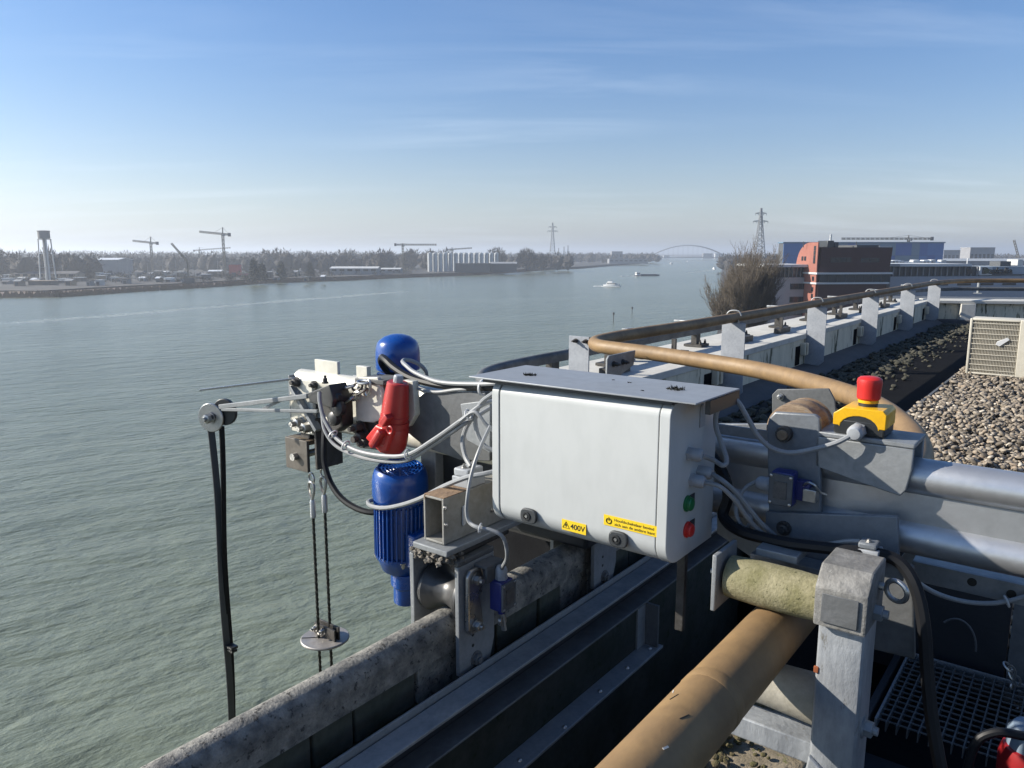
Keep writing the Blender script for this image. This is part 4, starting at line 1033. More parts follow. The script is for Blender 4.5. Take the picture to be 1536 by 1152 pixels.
for b_ in (3.95, 4.06): MB().hexbolt((-2.273,b_,-.655),(1,0,0),.012,.03).build('bolt', dark_steel, r)
r = thing('bracket_plate', 'dark steel plate behind the roller holding the wide tube bend', 'plate', tuple(PB(1200,660,3.3)))
q = [PB(u,v,3.3) for u, v in ((1158,680),(1158,592),(1166,584),(1243,583),(1252,600),(1262,680))]
MB().prism(q, (0,.014,0)).build('upright', galv_dull, r, bevel=.003)
MB().hexbolt(tuple(PB(1171,595,3.297)),(0,-1,0),.01,.02).build('bolt', steel, r)
r = thing('railing_post', 'thin upright post at the far roof corner', 'post', tuple(PZ(1467,476,-1.0)))
p_ = PZ(1467,440,-.99); p_.z = -.99
MB().cyl(p_, (p_.x,p_.y,-.66), .035, .035, 10).build('shaft', galv, r)
MB().obox((p_.x,p_.y,-.985), (.09,0,0),(0,.09,0),(0,0,.008)).build('foot', galv, r)
for k, (u, lab) in enumerate([(941,'narrow upright steel stub behind the track tube, nearer the bolted plate'),(961,'narrow upright steel stub behind the track tube, farther from the bolted plate')]):
    p_ = PA(u, 492, -3.45); r = thing('rail_stub', lab, 'stub', (p_.x, p_.y, -.99))
    MB().box(p_.x-.03,p_.x+.03,p_.y-.05,p_.y+.05,-.99,p_.z).build('post', galv, r, bevel=.003)
    MB().box(p_.x-.05,p_.x+.05,p_.y-.08,p_.y+.08,-.99,-.975).build('foot', galv, r)

# outdoor air-conditioning unit
ac = thing('air_conditioner', 'cream outdoor air conditioning unit on the gravel roof', 'air conditioner', (-.9, 10.8, -1.45))
cream = mat('cream_metal', (.62,.58,.48), .5, 0, (.52,.48,.39), 4, .6, .05, 50, (.25,.2,.13), .74, 14)
ga0, ga1, gz0, gz1 = -1.215, -.745, -1.415, -.80
MB().box(-1.245,-.40,10.62,10.95,-1.44,-.775).build('casing', cream, ac, bevel=.02, seg=3)
MB().box(-1.245,-1.218,10.585,10.618,-1.44,-.775).box(-.742,-.40,10.585,10.618,-1.44,-.775).box(-1.218,-.742,10.586,10.618,-.80,-.776).box(-1.218,-.742,10.586,10.618,-1.439,-1.418).build('front_frame', cream, ac, bevel=.008)
MB().box(ga0,ga1,10.6205-.004,10.6195,gz0,gz1).build('coil', mat('condenser_fins', (.27,.235,.18), .7, .1, (.19,.165,.125), 20, .7, stretch=(1,1,.2)), ac)
sl0 = None
for k in range(10):
    z_ = gz0 + (gz1-gz0)*(k+.5)/10
    if sl0 is None: sl0 = MB().box(ga0,ga1,10.592,10.600,z_-.004,z_+.004).build('grille_slat', cream, ac, bevel=.002); z00 = z_
    else: copy_part(sl0, ac, sl0.location + V3((0,0,z_-z00)))
sv0 = None
for k in range(31):
    a_ = ga0 + (ga1-ga0)*(k+.5)/31
    if sv0 is None: sv0 = MB().box(a_-.0018,a_+.0018,10.600,10.604,gz0,gz1).build('grille_wire', cream, ac); a00 = a_
    else: copy_part(sv0, ac, sv0.location + (L2W((a_,0,0))-L2W((a00,0,0))))
q = PB(1503,513,10.588)
MB().prism([(q.x-.06,q.y,q.z-.035),(q.x-.02,q.y,q.z-.055),(q.x+.075,q.y,q.z+.03),(q.x+.05,q.y,q.z+.055),(q.x-.05,q.y,q.z+.0)], (0,-.008,0)).build('badge', white_pl, ac, bevel=.003)
for a_ in (-1.18,-.48): MB().box(a_-.04,a_+.04,10.6,10.95,-1.47,-1.44).build('foot', dark_steel, ac)

# ================================================================== THE HOIST
AB = 1.41
ho = thing('hoist_trolley', 'galvanised roof hoist trolley with long double-tube arm riding on rails', 'hoist', (-.9, 1.3, -1.0))
def arm_prof(r=.031, d=.053, w=.010):
    P_ = []
    for i in range(17):
        q = math.radians(-65 + 310*i/16); P_.append((r*math.cos(q), d + r*math.sin(q)))
    for i in range(17):
        q = math.radians(115 + 310*i/16); P_.append((r*math.cos(q), -d + r*math.sin(q)))
    return P_
MB().tube([(a_, AB, -.425) for a_ in (-.93,-.5,0,.5,1.1)], .03, prof=arm_prof()).build('arm_beam', alu, ho)
MB().tube([(a_, AB, -.425) for a_ in (-1.87,-1.5,-1.2,-.932)], .03, prof=arm_prof()).build('arm_tip', alu_pale, ho)
# plates on the arm tip
MB().box(-1.868,-1.765,1.364,1.376,-.520,-.362).build('end_plate', alu_pale, ho, bevel=.002)
MB().box(-1.873,-1.868,1.364,1.455,-.520,-.355).build('end_cap', galv, ho, bevel=.001)
MB().bar((-1.845,1.357,-.385),(-1.735,1.357,-.50),.012,.022,(0,-1,0)).build('brace', galv, ho, bevel=.001)
MB().box(-1.80,-1.70,1.405,1.415,-.345,-.306).build('lug', alu_pale, ho, bevel=.001)
MB().box(-1.615,-1.572,1.40,1.415,-.345,-.308).build('lug', alu_pale, ho, bevel=.001)
MB().prism([PB(u,v,1.355) for u,v in ((537,566),(566,566),(573,590),(573,628),(560,634),(534,632),(533,600))], (0,.012,0)).build('clamp_plate', alu_pale, ho, bevel=.002)
MB().prism([PB(u,v,1.352) for u,v in ((532,567),(575,571),(575,578),(532,575))], (0,.09,0)).build('clamp_strap', galv_dull, ho, bevel=.002)
for u,v in ((455,633),(466,640)): MB().hexbolt(tuple(PB(u,v,1.362)),(0,-1,0),.013,.03).build('bolt', steel, ho)
MB().hexbolt(tuple(PB(446,573,1.362)),(0,-1,0),.010,.016).build('bolt', dark_steel, ho)
MB().hexbolt(tuple(PB(473,577,1.362)),(0,-1,0),.008,.014).build('bolt', dark_steel, ho)
for u,v,s_ in ((543,640,.012),(548,655,.015),(556,662,.010)): MB().hexbolt(tuple(PB(u,v,1.36)),(0,-1,0),s_,.03).build('roller_bolt', dark_steel, ho)
MB().prism([PB(u,v,1.37) for u,v in ((533,630),(570,634),(572,676),(538,672))], (0,.05,0)).build('under_plate', dark_steel, ho, bevel=.003)
# carriage between plug and box: wide gusset plate behind the cables
MB().prism([PB(u,v,1.362) for u,v in ((612,606),(640,588),(735,588),(735,692),(690,690),(640,672),(612,650))], (0,.012,0)).build('gusset_plate', galv_dull, ho, bevel=.002)
MB().prism([PB(u,v,1.352) for u,v in ((690,606),(735,600),(735,680),(700,660))], (0,.009,0)).build('gusset_rib', galv, ho, bevel=.002)
MB().box(-1.415,-1.36,1.44,1.50,-.66,-.49).build('strut', galv, ho, bevel=.003)
MB().box(-1.36,-.95,1.47,1.49,-.66,-.49).build('back_panel', navy_steel, ho)
# cross tube over the guide rail (hollow, open toward us)
x0,x1,zb,zt_ = -1.114,-1.056,-.612,-.511; th = .005
MB().box(x0,x0+th,1.14,1.78,zb,zt_).box(x1-th,x1,1.14,1.78,zb,zt_).box(x0+th,x1-th,1.14,1.78,zb,zb+th).box(x0+th,x1-th,1.14,1.78,zt_-th,zt_).build('cross_tube', mat('rust_stained_galvanised', (.36,.36,.34), .6, .3, (.24,.22,.18), 10, .9, .2, 60, (.20,.13,.07), .64, 14), ho, bevel=.0012)
MB().box(x0+.001,x1-.001,1.142,1.223,zt_+.0005,zt_+.0018).build('rust_scale', mat('rust_scale', (.30,.20,.12), .9, 0, (.17,.11,.07), 30, 1.0, .6, 120), ho)
MB().prism([PA(u,v,x1+.0015) for u,v in ((693,760),(697,757),(697,785),(693,788))], (.004,0,0)).build('cable_pad', white_pl, ho)
for u,v in ((668,762),(669,787),(738,765)): MB().hexbolt(tuple(PA(u,v,x1+.001)),(1,0,0),.004,.004).build('screw', steel, ho)
MB().prism([(-1.13,1.12,-.628),(-1.03,1.12,-.628),(-1.03,1.60,-.628),(-1.13,1.60,-.628)], (0,0,.014)).build('slide_plate', galv, ho, bevel=.003)
MB().box(-1.122,-1.036,1.13,1.34,-.642,-.629).build('grease_pad', dark_steel, ho, bevel=.004)
# column from the arm down to the cross tube
MB().box(-1.05,-.97,1.50,1.56,-.60,-.50).build('column', galv, ho, bevel=.003)
def bogie(b0, full=True):
    bg_ = MB().box(-1.166,-1.154,b0-.06,b0+.06,-.83,-.656).build('outer_cheek', galv, ho, bevel=.002)
    MB().prism([(-1.032,b0-.06,-.656),(-1.032,b0+.06,-.656),(-1.032,b0+.06,-.86),(-1.032,b0+.045,-.905),(-1.032,b0-.06,-.905)], (.011,0,0)).build('inner_cheek', galv, ho, bevel=.002)
    MB().box(-1.166,-1.021,b0-.06,b0+.06,-.655,-.644).build('bogie_top', galv_dull, ho, bevel=.002)
    w_ = MB().lathe((-1.152,b0,-.748),(1,0,0),[(.052,0),(.056,.004),(.056,.012),(.040,.034),(.034,.055),(.034,.065),(.040,.086),(.056,.106),(.056,.114),(.052,.118)],32).build('rail_wheel', mat('worn_steel_wheel', (.11,.11,.11), .42, .45, (.055,.052,.05), 12, .8, rvar=.1), ho)
    MB().hexbolt((-1.166,b0,-.748),(-1,0,0),.013,.02).build('axle_bolt', steel, ho)
    if full:
        lv = MB().prism([(-1.019,b0-.045,-.68),(-1.019,b0-.035,-.668),(-1.019,b0+.0,-.668),(-1.019,b0+.012,-.70),(-1.019,b0-.002,-.74),(-1.019,b0+.006,-.80),(-1.019,b0-.012,-.815),(-1.019,b0-.035,-.815),(-1.019,b0-.045,-.80)], (.012,0,0)).build('clamp_lever', steel, ho, bevel=.004)
        for z_ in (-.69,-.795): MB().hexbolt((-1.006,b0-.022,z_),(1,0,0),.009,.014).build('lever_bolt', steel, lv)
        MB().box(-1.02,-.985,b0-.01,b0+.05,-.668,-.662).box(-.990,-.984,b0-.01,b0+.05,-.70,-.668).build('switch_bracket', galv_dull, ho, bevel=.001)
    for z_ in (-.825,-.85): MB().cyl((-1.0215,b0-.015,z_),(-1.0205,b0-.015,z_),.004,.004,10).build('bolt_hole', ink, ho)
    MB().hexbolt((-1.021,b0-.005,-.885),(1,0,0),.012,.010).build('cheek_bolt', galv_dull, ho)
bogie(1.205)
gr_ = MB(); gq = random.Random(4)
for i in range(150):
    a_ = gq.uniform(-1.14,-1.03); b_ = gq.choice((1.125, 1.14, 1.15)) + gq.uniform(-.01,.02); s_ = gq.uniform(.002,.0065)
    V_ = IV*np.array([s_*1.5, s_, s_])*(1+RNG.normal(0,.25,len(IV)))[:,None] + np.array([a_, b_, gq.uniform(-.652,-.628)])
    gr_.add(V_.tolist(), [tuple(int(x) for x in f) for f in IF])
gr_.build('grease_crust', mat('grease_and_rust', (.10,.085,.065), .8, .1, (.22,.20,.17), 60, 1.0, .6, 150), ho, kind='stuff', recalc=False)
bogie(1.755, False)
# carriage plates at the inner end of the arm
zp = 1.366
plate_m = mat('blue_grey_galvanised', (.20,.22,.24), .5, .12, (.14,.155,.175), 12, .8, .15, 110, (.14,.14,.14), .70, 60, .1)
MB().prism([PB(u,v,zp) for u,v in ((1150,640),(1153,628),(1162,618),(1222,622),(1230,628),(1231,775),(1222,905),(1155,880))], (0,.012,0)).build('roller_cheek', plate_m, ho, bevel=.003)
MB().prism([PB(u,v,zp-.014) for u,v in ((1148,768),(1346,775),(1349,860),(1300,858),(1148,846))], (0,.012,0)).build('lower_plate', plate_m, ho, bevel=.002)
MB().prism([PB(u,v,1.46) for u,v in ((1075,636),(1160,636),(1160,860),(1075,800))], (0,.012,0)).build('rear_plate', plate_m, ho, bevel=.002)
MB().box(-.62,-.46,1.385,1.39,-.345,-.325).build('arm_cover', galv, ho, bevel=.001)
rc = PB(1187,645,1.40)
rl = MB().lathe((rc.x+.008,1.383,rc.z+.002),(0,1,0),[(.042,0),(.049,.003),(.050,.012),(.046,.022),(.046,.040),(.050,.046),(.050,.060),(.046,.066),(.046,.078),(.049,.082),(.042,.085)],40).build('guide_roller', wood, ho)
MB().lathe((rc.x,1.352,rc.z),(0,1,0),[(.0135,0),(.0145,.003),(.0145,.014)],12).build('roller_nut', dark_steel, rl)
MB().lathe((rc.x,1.347,rc.z),(0,1,0),[(.0085,0),(.009,.001),(.009,.006)],16).build('roller_axle', wood, rl)
MB().box(rc.x-.045,rc.x+.045,1.468,1.478,rc.z-.05,rc.z+.03).build('roller_rear_cheek', galv_dull, ho, bevel=.006)
# saddle over the top tube
sd_top = -.318
front = [(-.376,sd_top),(-.222,sd_top),(-.222,sd_top-.035),(-.228,-.388),(-.236,-.400),(-.300,-.388),(-.376,-.372)]
MB().prism([(a_,1.366,z_) for a_,z_ in front], (0,.010,0)).build('saddle_front', galv, ho, bevel=.002)
MB().box(-.376,-.221,1.366,1.462,sd_top+.0005,sd_top+.009).build('saddle_top', galv, ho, bevel=.002)
MB().box(-.376,-.222,1.452,1.462,-.40,sd_top).build('saddle_back', galv, ho, bevel=.002)
MB().hexbolt(tuple(PB(1176,792,1.351)),(0,-1,0),.009,.012).build('plate_bolt', dark_steel, ho)
MB().box(-1.3,-1.0,1.62,2.42,-.765,-.455).build('counterweight', navy_steel, ho, bevel=.01)  # unseen block added to keep the sun off the grating and pit
# right post with rollers on the track tube
px0,px1 = -.287,-.221
MB().box(px0,px1,1.115,1.19,-.80,-.462).build('post', mat('zinc_post', (.42,.44,.46), .55, .3, (.22,.235,.255), 9, 1.0, .35, 70, (.17,.165,.15), .63, 22, .1, stretch=(1.6,1.6,.6)), ho, bevel=.008, seg=3)
MB().prism([(px0-.003,1.098,-.535),(px0-.003,1.098,-.475),(px0-.003,1.125,-.448),(px0-.003,1.20,-.448),(px0-.003,1.20,-.535)], (px1-px0+.006,0,0)).build('post_cap', mat('worn_cap_steel', (.27,.265,.25), .65, .2, (.13,.125,.115), 22, 1.0, .5, 90, (.36,.36,.34), .66, 40), ho, bevel=.003)
MB().prism([(px0+.008,1.0965,-.526),(px1-.008,1.0965,-.526),(px1-.008,1.0965,-.482),(px0+.008,1.0965,-.482)], (0,-.002,0)).build('cap_face', galv_dull, ho, bevel=.001)
MB().box(px0-.001,px0+.006,1.1135,1.118,-.618,-.608).build('rust_patch', rust, ho, bevel=.001)
for z_ in (-.515,-.70): MB().hexbolt((px1,1.15,z_),(1,0,0),.011,.014).build('post_bolt', galv, ho)
ey = MB().cyl((px1,1.165,-.480),(px1+.010,1.165,-.480),.006,.006,10).ring((px1+.026,1.165,-.482),(.35,1,.1),.0155,.0038,28,8).build('eye_bolt', steel, ho)
MB().lathe((-.458,1.20,-.540),(1,0,0),[(.028,0),(.035,.003),(.037,.05),(.037,.11),(.035,.152),(.028,.156)],36).build('upper_roller', roller_m, ho)
MB().box(-.470,-.462,1.155,1.245,-.590,-.492).build('roller_bracket', galv, ho, bevel=.002)
MB().hexbolt((-.470,1.20,-.54),(-1,0,0),.010,.012).build('roller_bolt', steel, ho)
MB().box(-.43,-.36,1.245,1.30,-.512,-.498).box(-.46,-.30,1.305,1.35,-.56,-.535).build('roller_arm', galv, ho, bevel=.002)
MB().lathe((-.440,1.195,-.707),(1,0,0),[(.034,0),(.036,.003),(.036,.06),(.038,.10),(.041,.148),(.036,.151)],36).build('lower_roller', roller_g, ho)
MB().box(-.435,-.288,1.15,1.20,-.795,-.757).build('lower_bracket', MATS['zinc_post'], ho, bevel=.003)
MB().prism([(-.292,1.112,-.80),(-.285,1.108,-.752),(-.222,1.108,-.80),(-.222,1.108,-.84),(-.28,1.108,-.83)], (0,.08,0)).build('weld_gusset', MATS['zinc_post'], ho, bevel=.003)
MB().box(-.30,-.21,1.12,1.19,-1.70,-.801).build('post_leg', galv_dull, ho, bevel=.004)
MB().prism([PB(u,v,1.30) for u,v in ((1305,835),(1370,850),(1372,990),(1310,975))], (0,.012,0)).build('side_plate', galv_dull, ho, bevel=.003)
MB().box(-.620,-.602,1.345,1.358,-.75,-.50).build('hanger_plate', dark_steel, ho, bevel=.002)

# perforated angle bar right
pb_ = thing('perforated_bar', 'grey angle bar with round holes below the arm beam', 'bar', (.1,1.5,-.6))
MB().box(-.232,.5,1.500,1.505,-.593,-.556).box(-.232,.5,1.505,1.54,-.560,-.556).build('angle', galv, pb_, bevel=.001)
for u,v in ((1458,873),(1517,891)): q = PB(u,v,1.4995); MB().cyl((q.x,1.4985,q.z),(q.x,1.4998,q.z),.0075,.0075,16).build('hole', ink, pb_)
MB().prism([PB(u,v,1.49) for u,v in ((1345,845),(1378,800),(1388,806),(1360,858))], (0,.02,0)).build('end_lug', galv, pb_, bevel=.002)

# ------------------------------------------------------------------ control box
cbx = thing('control_box', 'white electrical control box with yellow stickers mounted on the hoist', 'control box', (-.72, 1.22, -.53))
def cbprof(e=0.0):
    P_ = [(1.32+e,-.527-e),(1.172,-.527-e)]
    for i in range(9):
        q = math.radians(-90 - 90*i/8); P_.append((1.172+(.042+e)*math.cos(q), -.485+(.042+e)*math.sin(q)))
    for i in range(7):
        q = math.radians(180 - 90*i/6); P_.append((1.152+(.022+e)*math.cos(q), -.268+(.022+e)*math.sin(q)))
    P_ += [(1.32+e,-.246+e)]
    return P_
def cbpart(a0, a1, e, nm, m_):
    return MB().prism([(a0,b_,z_) for b_,z_ in cbprof(e)], (a1-a0,0,0)).build(nm, m_, cbx, bevel=.0012, smooth=25)
cbpart(-.896,-.562,0,'door',box_white)
cbpart(-.8985,-.5600,-.003,'seal',dgrey_pl)
cbpart(-.915,-.8985,.001,'end_panel',box_white)
cbpart(-.5600,-.541,.001,'end_panel',box_white)
rfp = MB().prism([(-.957,1.110,-.2385),(-.495,1.122,-.2385),(-.491,1.296,-.2385),(-.957,1.296,-.2385)], (0,0,.003)).build('roof_plate', box_grey, cbx, bevel=.0008)
MB().box(-.500,-.491,1.17,1.295,-.262,-.2388).build('roof_flange', black_pl, rfp)
MB().prism([(-.93,1.12,-.2455),(-.54,1.13,-.2455),(-.54,1.29,-.2455),(-.93,1.29,-.2455)], (0,0,.007)).build('packing', dgrey_pl, rfp)
for k, (u,v,s_) in enumerate([(795,563,.013),(1013,584,.016),(944,574,.005),(963,586,.004),(920,570,.004)]):
    p_ = PZ(u,v,-.2355); tb = MB()
    for i in range(70 if k < 2 else 14):
        q = random.uniform(0,6.283); rr = s_*random.random()**.6
        c_ = V3((p_.x+rr*math.cos(q), p_.y+rr*.8*math.sin(q), -.2355)); d_ = V3((random.gauss(0,.6),random.gauss(0,.6),random.uniform(.2,1))).normalized()*s_*random.uniform(.25,.6)
        sd_ = d_.orthogonal().normalized()*.0011
        tb.add([c_+sd_, c_-sd_, c_+d_], [(0,1,2)])
    tb.build('moss_clump', mat('black_moss', (.018,.018,.012), .95), rfp, smooth=0, recalc=False, kind='stuff')
for u,v in ((795,773),(929,808)):
    c_ = PB(u,v,1.1299)
    P_ = []
    for i in range(24):
        q = 2*math.pi*i/24; ex = math.copysign(abs(math.cos(q))**.55, math.cos(q)); ey_ = math.copysign(abs(math.sin(q))**.75, math.sin(q))
        P_.append((c_.x+.0185*ex, 1.1299, c_.z+.0145*ey_ - .004*ex*0))
    lk = MB().prism(P_, (0,-.007,0)).build('lock', dgrey_pl, cbx, bevel=.002)
    MB().lathe((c_.x-.003,1.123,c_.z),(0,-1,0),[(.0085,0),(.0085,.002),(.006,.0022),(.006,.0005)],20).build('barrel', black_pl, lk)
    MB().lathe((c_.x-.003,1.1222,c_.z),(0,-1,0),[(.003,0),(.003,.0016)],8).build('key_pin', steel, lk)
Adir = L2W((1,0,0))-L2W((0,0,0)); Bdir = L2W((0,1,0))-L2W((0,0,0))
def stick(nm, u0,v0,u1,v1):
    p0, p1 = PB(u0,v0,1.1295), PB(u1,v1,1.1295)
    o = MB().box(p0.x,p1.x,1.1290,1.1296,p1.z,p0.z).build(nm, sticker, cbx)
    return o, p0, p1
s1, p0, p1 = stick('voltage_sticker', 843,778,879,803)
hh = p0.z-p1.z; ww = p1.x-p0.x
text_part('400V','lettering',ink,s1,L2W((p0.x+ww*.36,1.1287,p1.z+hh*.24)),Adir,ZV,hh*.52,ww*.60,0,.012)
tri = MB(); cx_, cz_ = p0.x+ww*.18, p1.z+hh*.46; tr_ = hh*.36
P_ = [(cx_-tr_,1.1286,cz_-tr_*.62),(cx_+tr_,1.1286,cz_-tr_*.62),(cx_,1.1286,cz_+tr_*1.05)]
tri.tube(P_, .0006, 4, True)
tri.prism([(cx_-.001,1.1287,cz_+.0035),(cx_+.0018,1.1287,cz_+.0035),(cx_+.0004,1.1287,cz_+.0008),(cx_+.0022,1.1287,cz_+.0008),(cx_-.001,1.1287,cz_-.0042),(cx_+.0001,1.1287,cz_-.0008),(cx_-.0018,1.1287,cz_-.0008)], (0,-.0002,0))
tri.build('warning_triangle', ink, s1)
s2, p0, p1 = stick('switch_notice', 906,771,985,806)
hh = p0.z-p1.z; ww = p1.x-p0.x
text_part('Hoofdschakelaar bevind','lettering',ink,s2,L2W((p0.x+ww*.21,1.1287,p1.z+hh*.55)),Adir,ZV,hh*.27,ww*.74,0,.008)
text_part('zich aan de andere kant','lettering',ink,s2,L2W((p0.x+ww*.21,1.1287,p1.z+hh*.15)),Adir,ZV,hh*.27,ww*.76,0,.008)
cx_, cz_ = p0.x+ww*.10, p1.z+hh*.48; pr_ = hh*.26
MB().tube([(cx_+pr_*math.cos(q),1.1286,cz_+pr_*math.sin(q)) for q in [math.radians(125+290*i/20) for i in range(21)]], .0008, 5).tube([(cx_,1.1286,cz_+pr_*.1),(cx_,1.1286,cz_+pr_*1.25)], .0008, 5).build('power_symbol', ink, s2)
SA = -.541
def gland(a_, b_, z_, d, parent, s=1.0, m_=grey_pl, nm='cable_gland'):
    d = V3(d).normalized()
    MB().lathe((a_,b_,z_), d, [(.0125*s,0),(.0125*s,.006*s)], 6).lathe(V3((a_,b_,z_))+d*.006*s, d, [(.0115*s,0),(.0115*s,.014*s),(.0085*s,.019*s),(.006*s,.0195*s)], 16).build(nm, m_, parent)
gpts = [PA(1033,680,SA), PA(1037,720,SA), PA(1048,707,SA)]
for g_ in gpts: gland(SA, g_.y, g_.z, (1,0,0), cbx, 1.0)
for (u,v,m_,nm) in ((1030,755,green_btn,'green_button'),(1030,794,red_btn,'red_button')):
    g_ = PA(u,v,SA)
    MB().lathe((SA,g_.y,g_.z),(1,0,0),[(.0145,0),(.0145,.003),(.012,.004),(.012,.009),(.010,.011),(.001,.0112)],24).build(nm, m_, cbx)
    MB().box(SA,SA+.0015,g_.y+.012,g_.y+.03,g_.z-.002,g_.z+.012).build('name_plate', dgrey_pl, cbx)
g_ = PA(1053,622,SA)
MB().prism([(SA,g_.y-.01,g_.z-.022),(SA,g_.y+.012,g_.z-.022),(SA,g_.y+.012,g_.z+.01),(SA,g_.y+.004,g_.z+.02),(SA,g_.y-.006,g_.z+.018),(SA,g_.y-.01,g_.z+.008)], (.002,0,0)).build('blank_plug', grey_pl, cbx, bevel=.001)

# ------------------------------------------------------------------ emergency stop
es = thing('emergency_stop', 'yellow emergency stop box with red mushroom button on the saddle plate', 'emergency stop', (-.305,1.40,-.309))
ea0,ea1,eb0,eb1,ez0,ez1 = -.352,-.268,1.372,1.445,-.3085,-.262
MB().box(ea0+.001,ea1-.001,eb0+.001,eb1-.001,ez0,-.283).build('base', black_pl, es, bevel=.003)
P_ = [(ea0,eb0,-.292)]
for i in range(11):
    q = math.pi - math.pi*i/10; P_.append((-.310+.031*math.cos(q), eb0, -.299+.027*math.sin(q)))
P_ = [(ea0,eb0,-.294),(-.343,eb0,-.294)] + [(-.310+.031*math.cos(math.pi-math.pi*i/10), eb0, -.297+.022*math.sin(math.pi*i/10)) for i in range(11)] + [(-.277,eb0,-.294),(ea1,eb0,-.294),(ea1,eb0,ez1-.006),(ea1-.006,eb0,ez1),(ea0+.016,eb0,ez1),(ea0,eb0,ez1-.012)]
MB().prism(P_, (0,.004,0)).build('cover_front', yellow, es, bevel=.0012)
MB().prism([(ea0,eb0+.0041,-.294),(ea1,eb0+.0041,-.294),(ea1,eb0+.0041,ez1-.006),(ea1-.006,eb0+.0041,ez1),(ea0+.016,eb0+.0041,ez1),(ea0,eb0+.0041,ez1-.012)], (0,eb1-eb0-.004,0)).build('cover', yellow, es, bevel=.0012)
MB().box(-.345,-.275,eb0+.0015,eb0+.0039,-.308,-.272).build('entry_recess', black_pl, es)
ec = (-.306,1.410)
MB().lathe((ec[0],ec[1],ez1),(0,0,1),[(.0155,0),(.0155,.006)],24).build('button_collar', black_pl, es)
MB().lathe((ec[0],ec[1],ez1+.006),(0,0,1),[(.0165,0),(.0165,.005)],24).build('button_ring', yellow, es)
MB().lathe((ec[0],ec[1],ez1+.011),(0,0,1),[(.0165,0),(.019,.003),(.0195,.022),(.0205,.030),(.0195,.036),(.016,.039),(.008,.0405),(.001,.041)],32).build('mushroom_button', red_btn, es)
gland(-.310,eb0,-.299,(0,-1,-.05),es,1.15,grey_pl)

# ------------------------------------------------------------------ limit switches
def limit_switch(label, c, nrm, side, sz, gl_dir, lever=True, cover=galv_dull):
    c = V3(c); n_ = V3(nrm).normalized(); s_ = V3(side).normalized(); z_ = V3((0,0,1))
    r = thing('limit_switch', label, 'switch', tuple(c - z_*sz*1.1))
    MB().obox(c, s_*sz*.62, n_*sz*.5, z_*sz).build('body', blue_dk, r, bevel=.004)
    MB().obox(c + n_*(sz*.5+.003) , s_*sz*.66, n_*.003, z_*sz*.9).build('cover_plate', cover, r, bevel=.0015)
    MB().obox(c + n_*(sz*.5+.0065), s_*sz*.36, n_*.0015, z_*sz*.5).build('name_plate', mat('dull_nameplate', (.16,.15,.14), .6, .3, (.08,.08,.08), 60, .9), r)
    for sx in (-1,1):
        for sz_ in (-1,1): MB().dome(c + n_*(sz*.5+.006) + s_*sx*sz*.55 + z_*sz_*sz*.78, n_, .0032, .0015, 8, 2).build('cover_screw', steel, r)
    d = V3(gl_dir).normalized()
    gp = c + d*(sz if abs(d.z) > .5 else sz*.62)
    gland(gp.x,gp.y,gp.z,d,r,1.15,grey_pl)
    if lever:
        MB().cyl(c - z_*sz, c - z_*(sz+.012), .009, .008, 12).build('plunger_head', blue_dk, r)
        MB().bar(c - z_*(sz+.012), c - z_*(sz+.05) + n_*.008, .006, .010).lathe(c - z_*(sz+.03) - n_*.002, n_, [(.011,0),(.011,.008)], 14).build('roller_lever', steel, r)
    return gp + d*.022
ls1 = limit_switch('dark blue limit switch with grey cover beside the rail wheel', PA(752,890,-.975), (1,0,0), (0,1,0), .034, (0,0,1))
ls2 = limit_switch('limit switch with dull metal cover on the shaded carriage plate', PB(1176,731,1.335), (0,-1,0), (1,0,0), .031, (-1,0,0), False)
r = thing('switch_actuator', 'small bare metal block beside the shaded limit switch', 'bracket', tuple(PB(1216,750,1.345)))
q = PB(1216,742,1.345)
MB().obox(q, (.011,0,0),(0,.010,0),(0,0,.011)).build('block', steel, r, bevel=.001)
MB().tube(smooth_path([PB(1205,728,1.34),PB(1212,724,1.335),PB(1222,728,1.335),PB(1230,738,1.345),PB(1240,742,1.352)],5), .0025, 6).build('lever', steel, r)
MB().obox(PB(1205,735,1.350), (.012,0,0),(0,.008,0),(0,0,.018)).build('mount', blue_dk, r, bevel=.001)

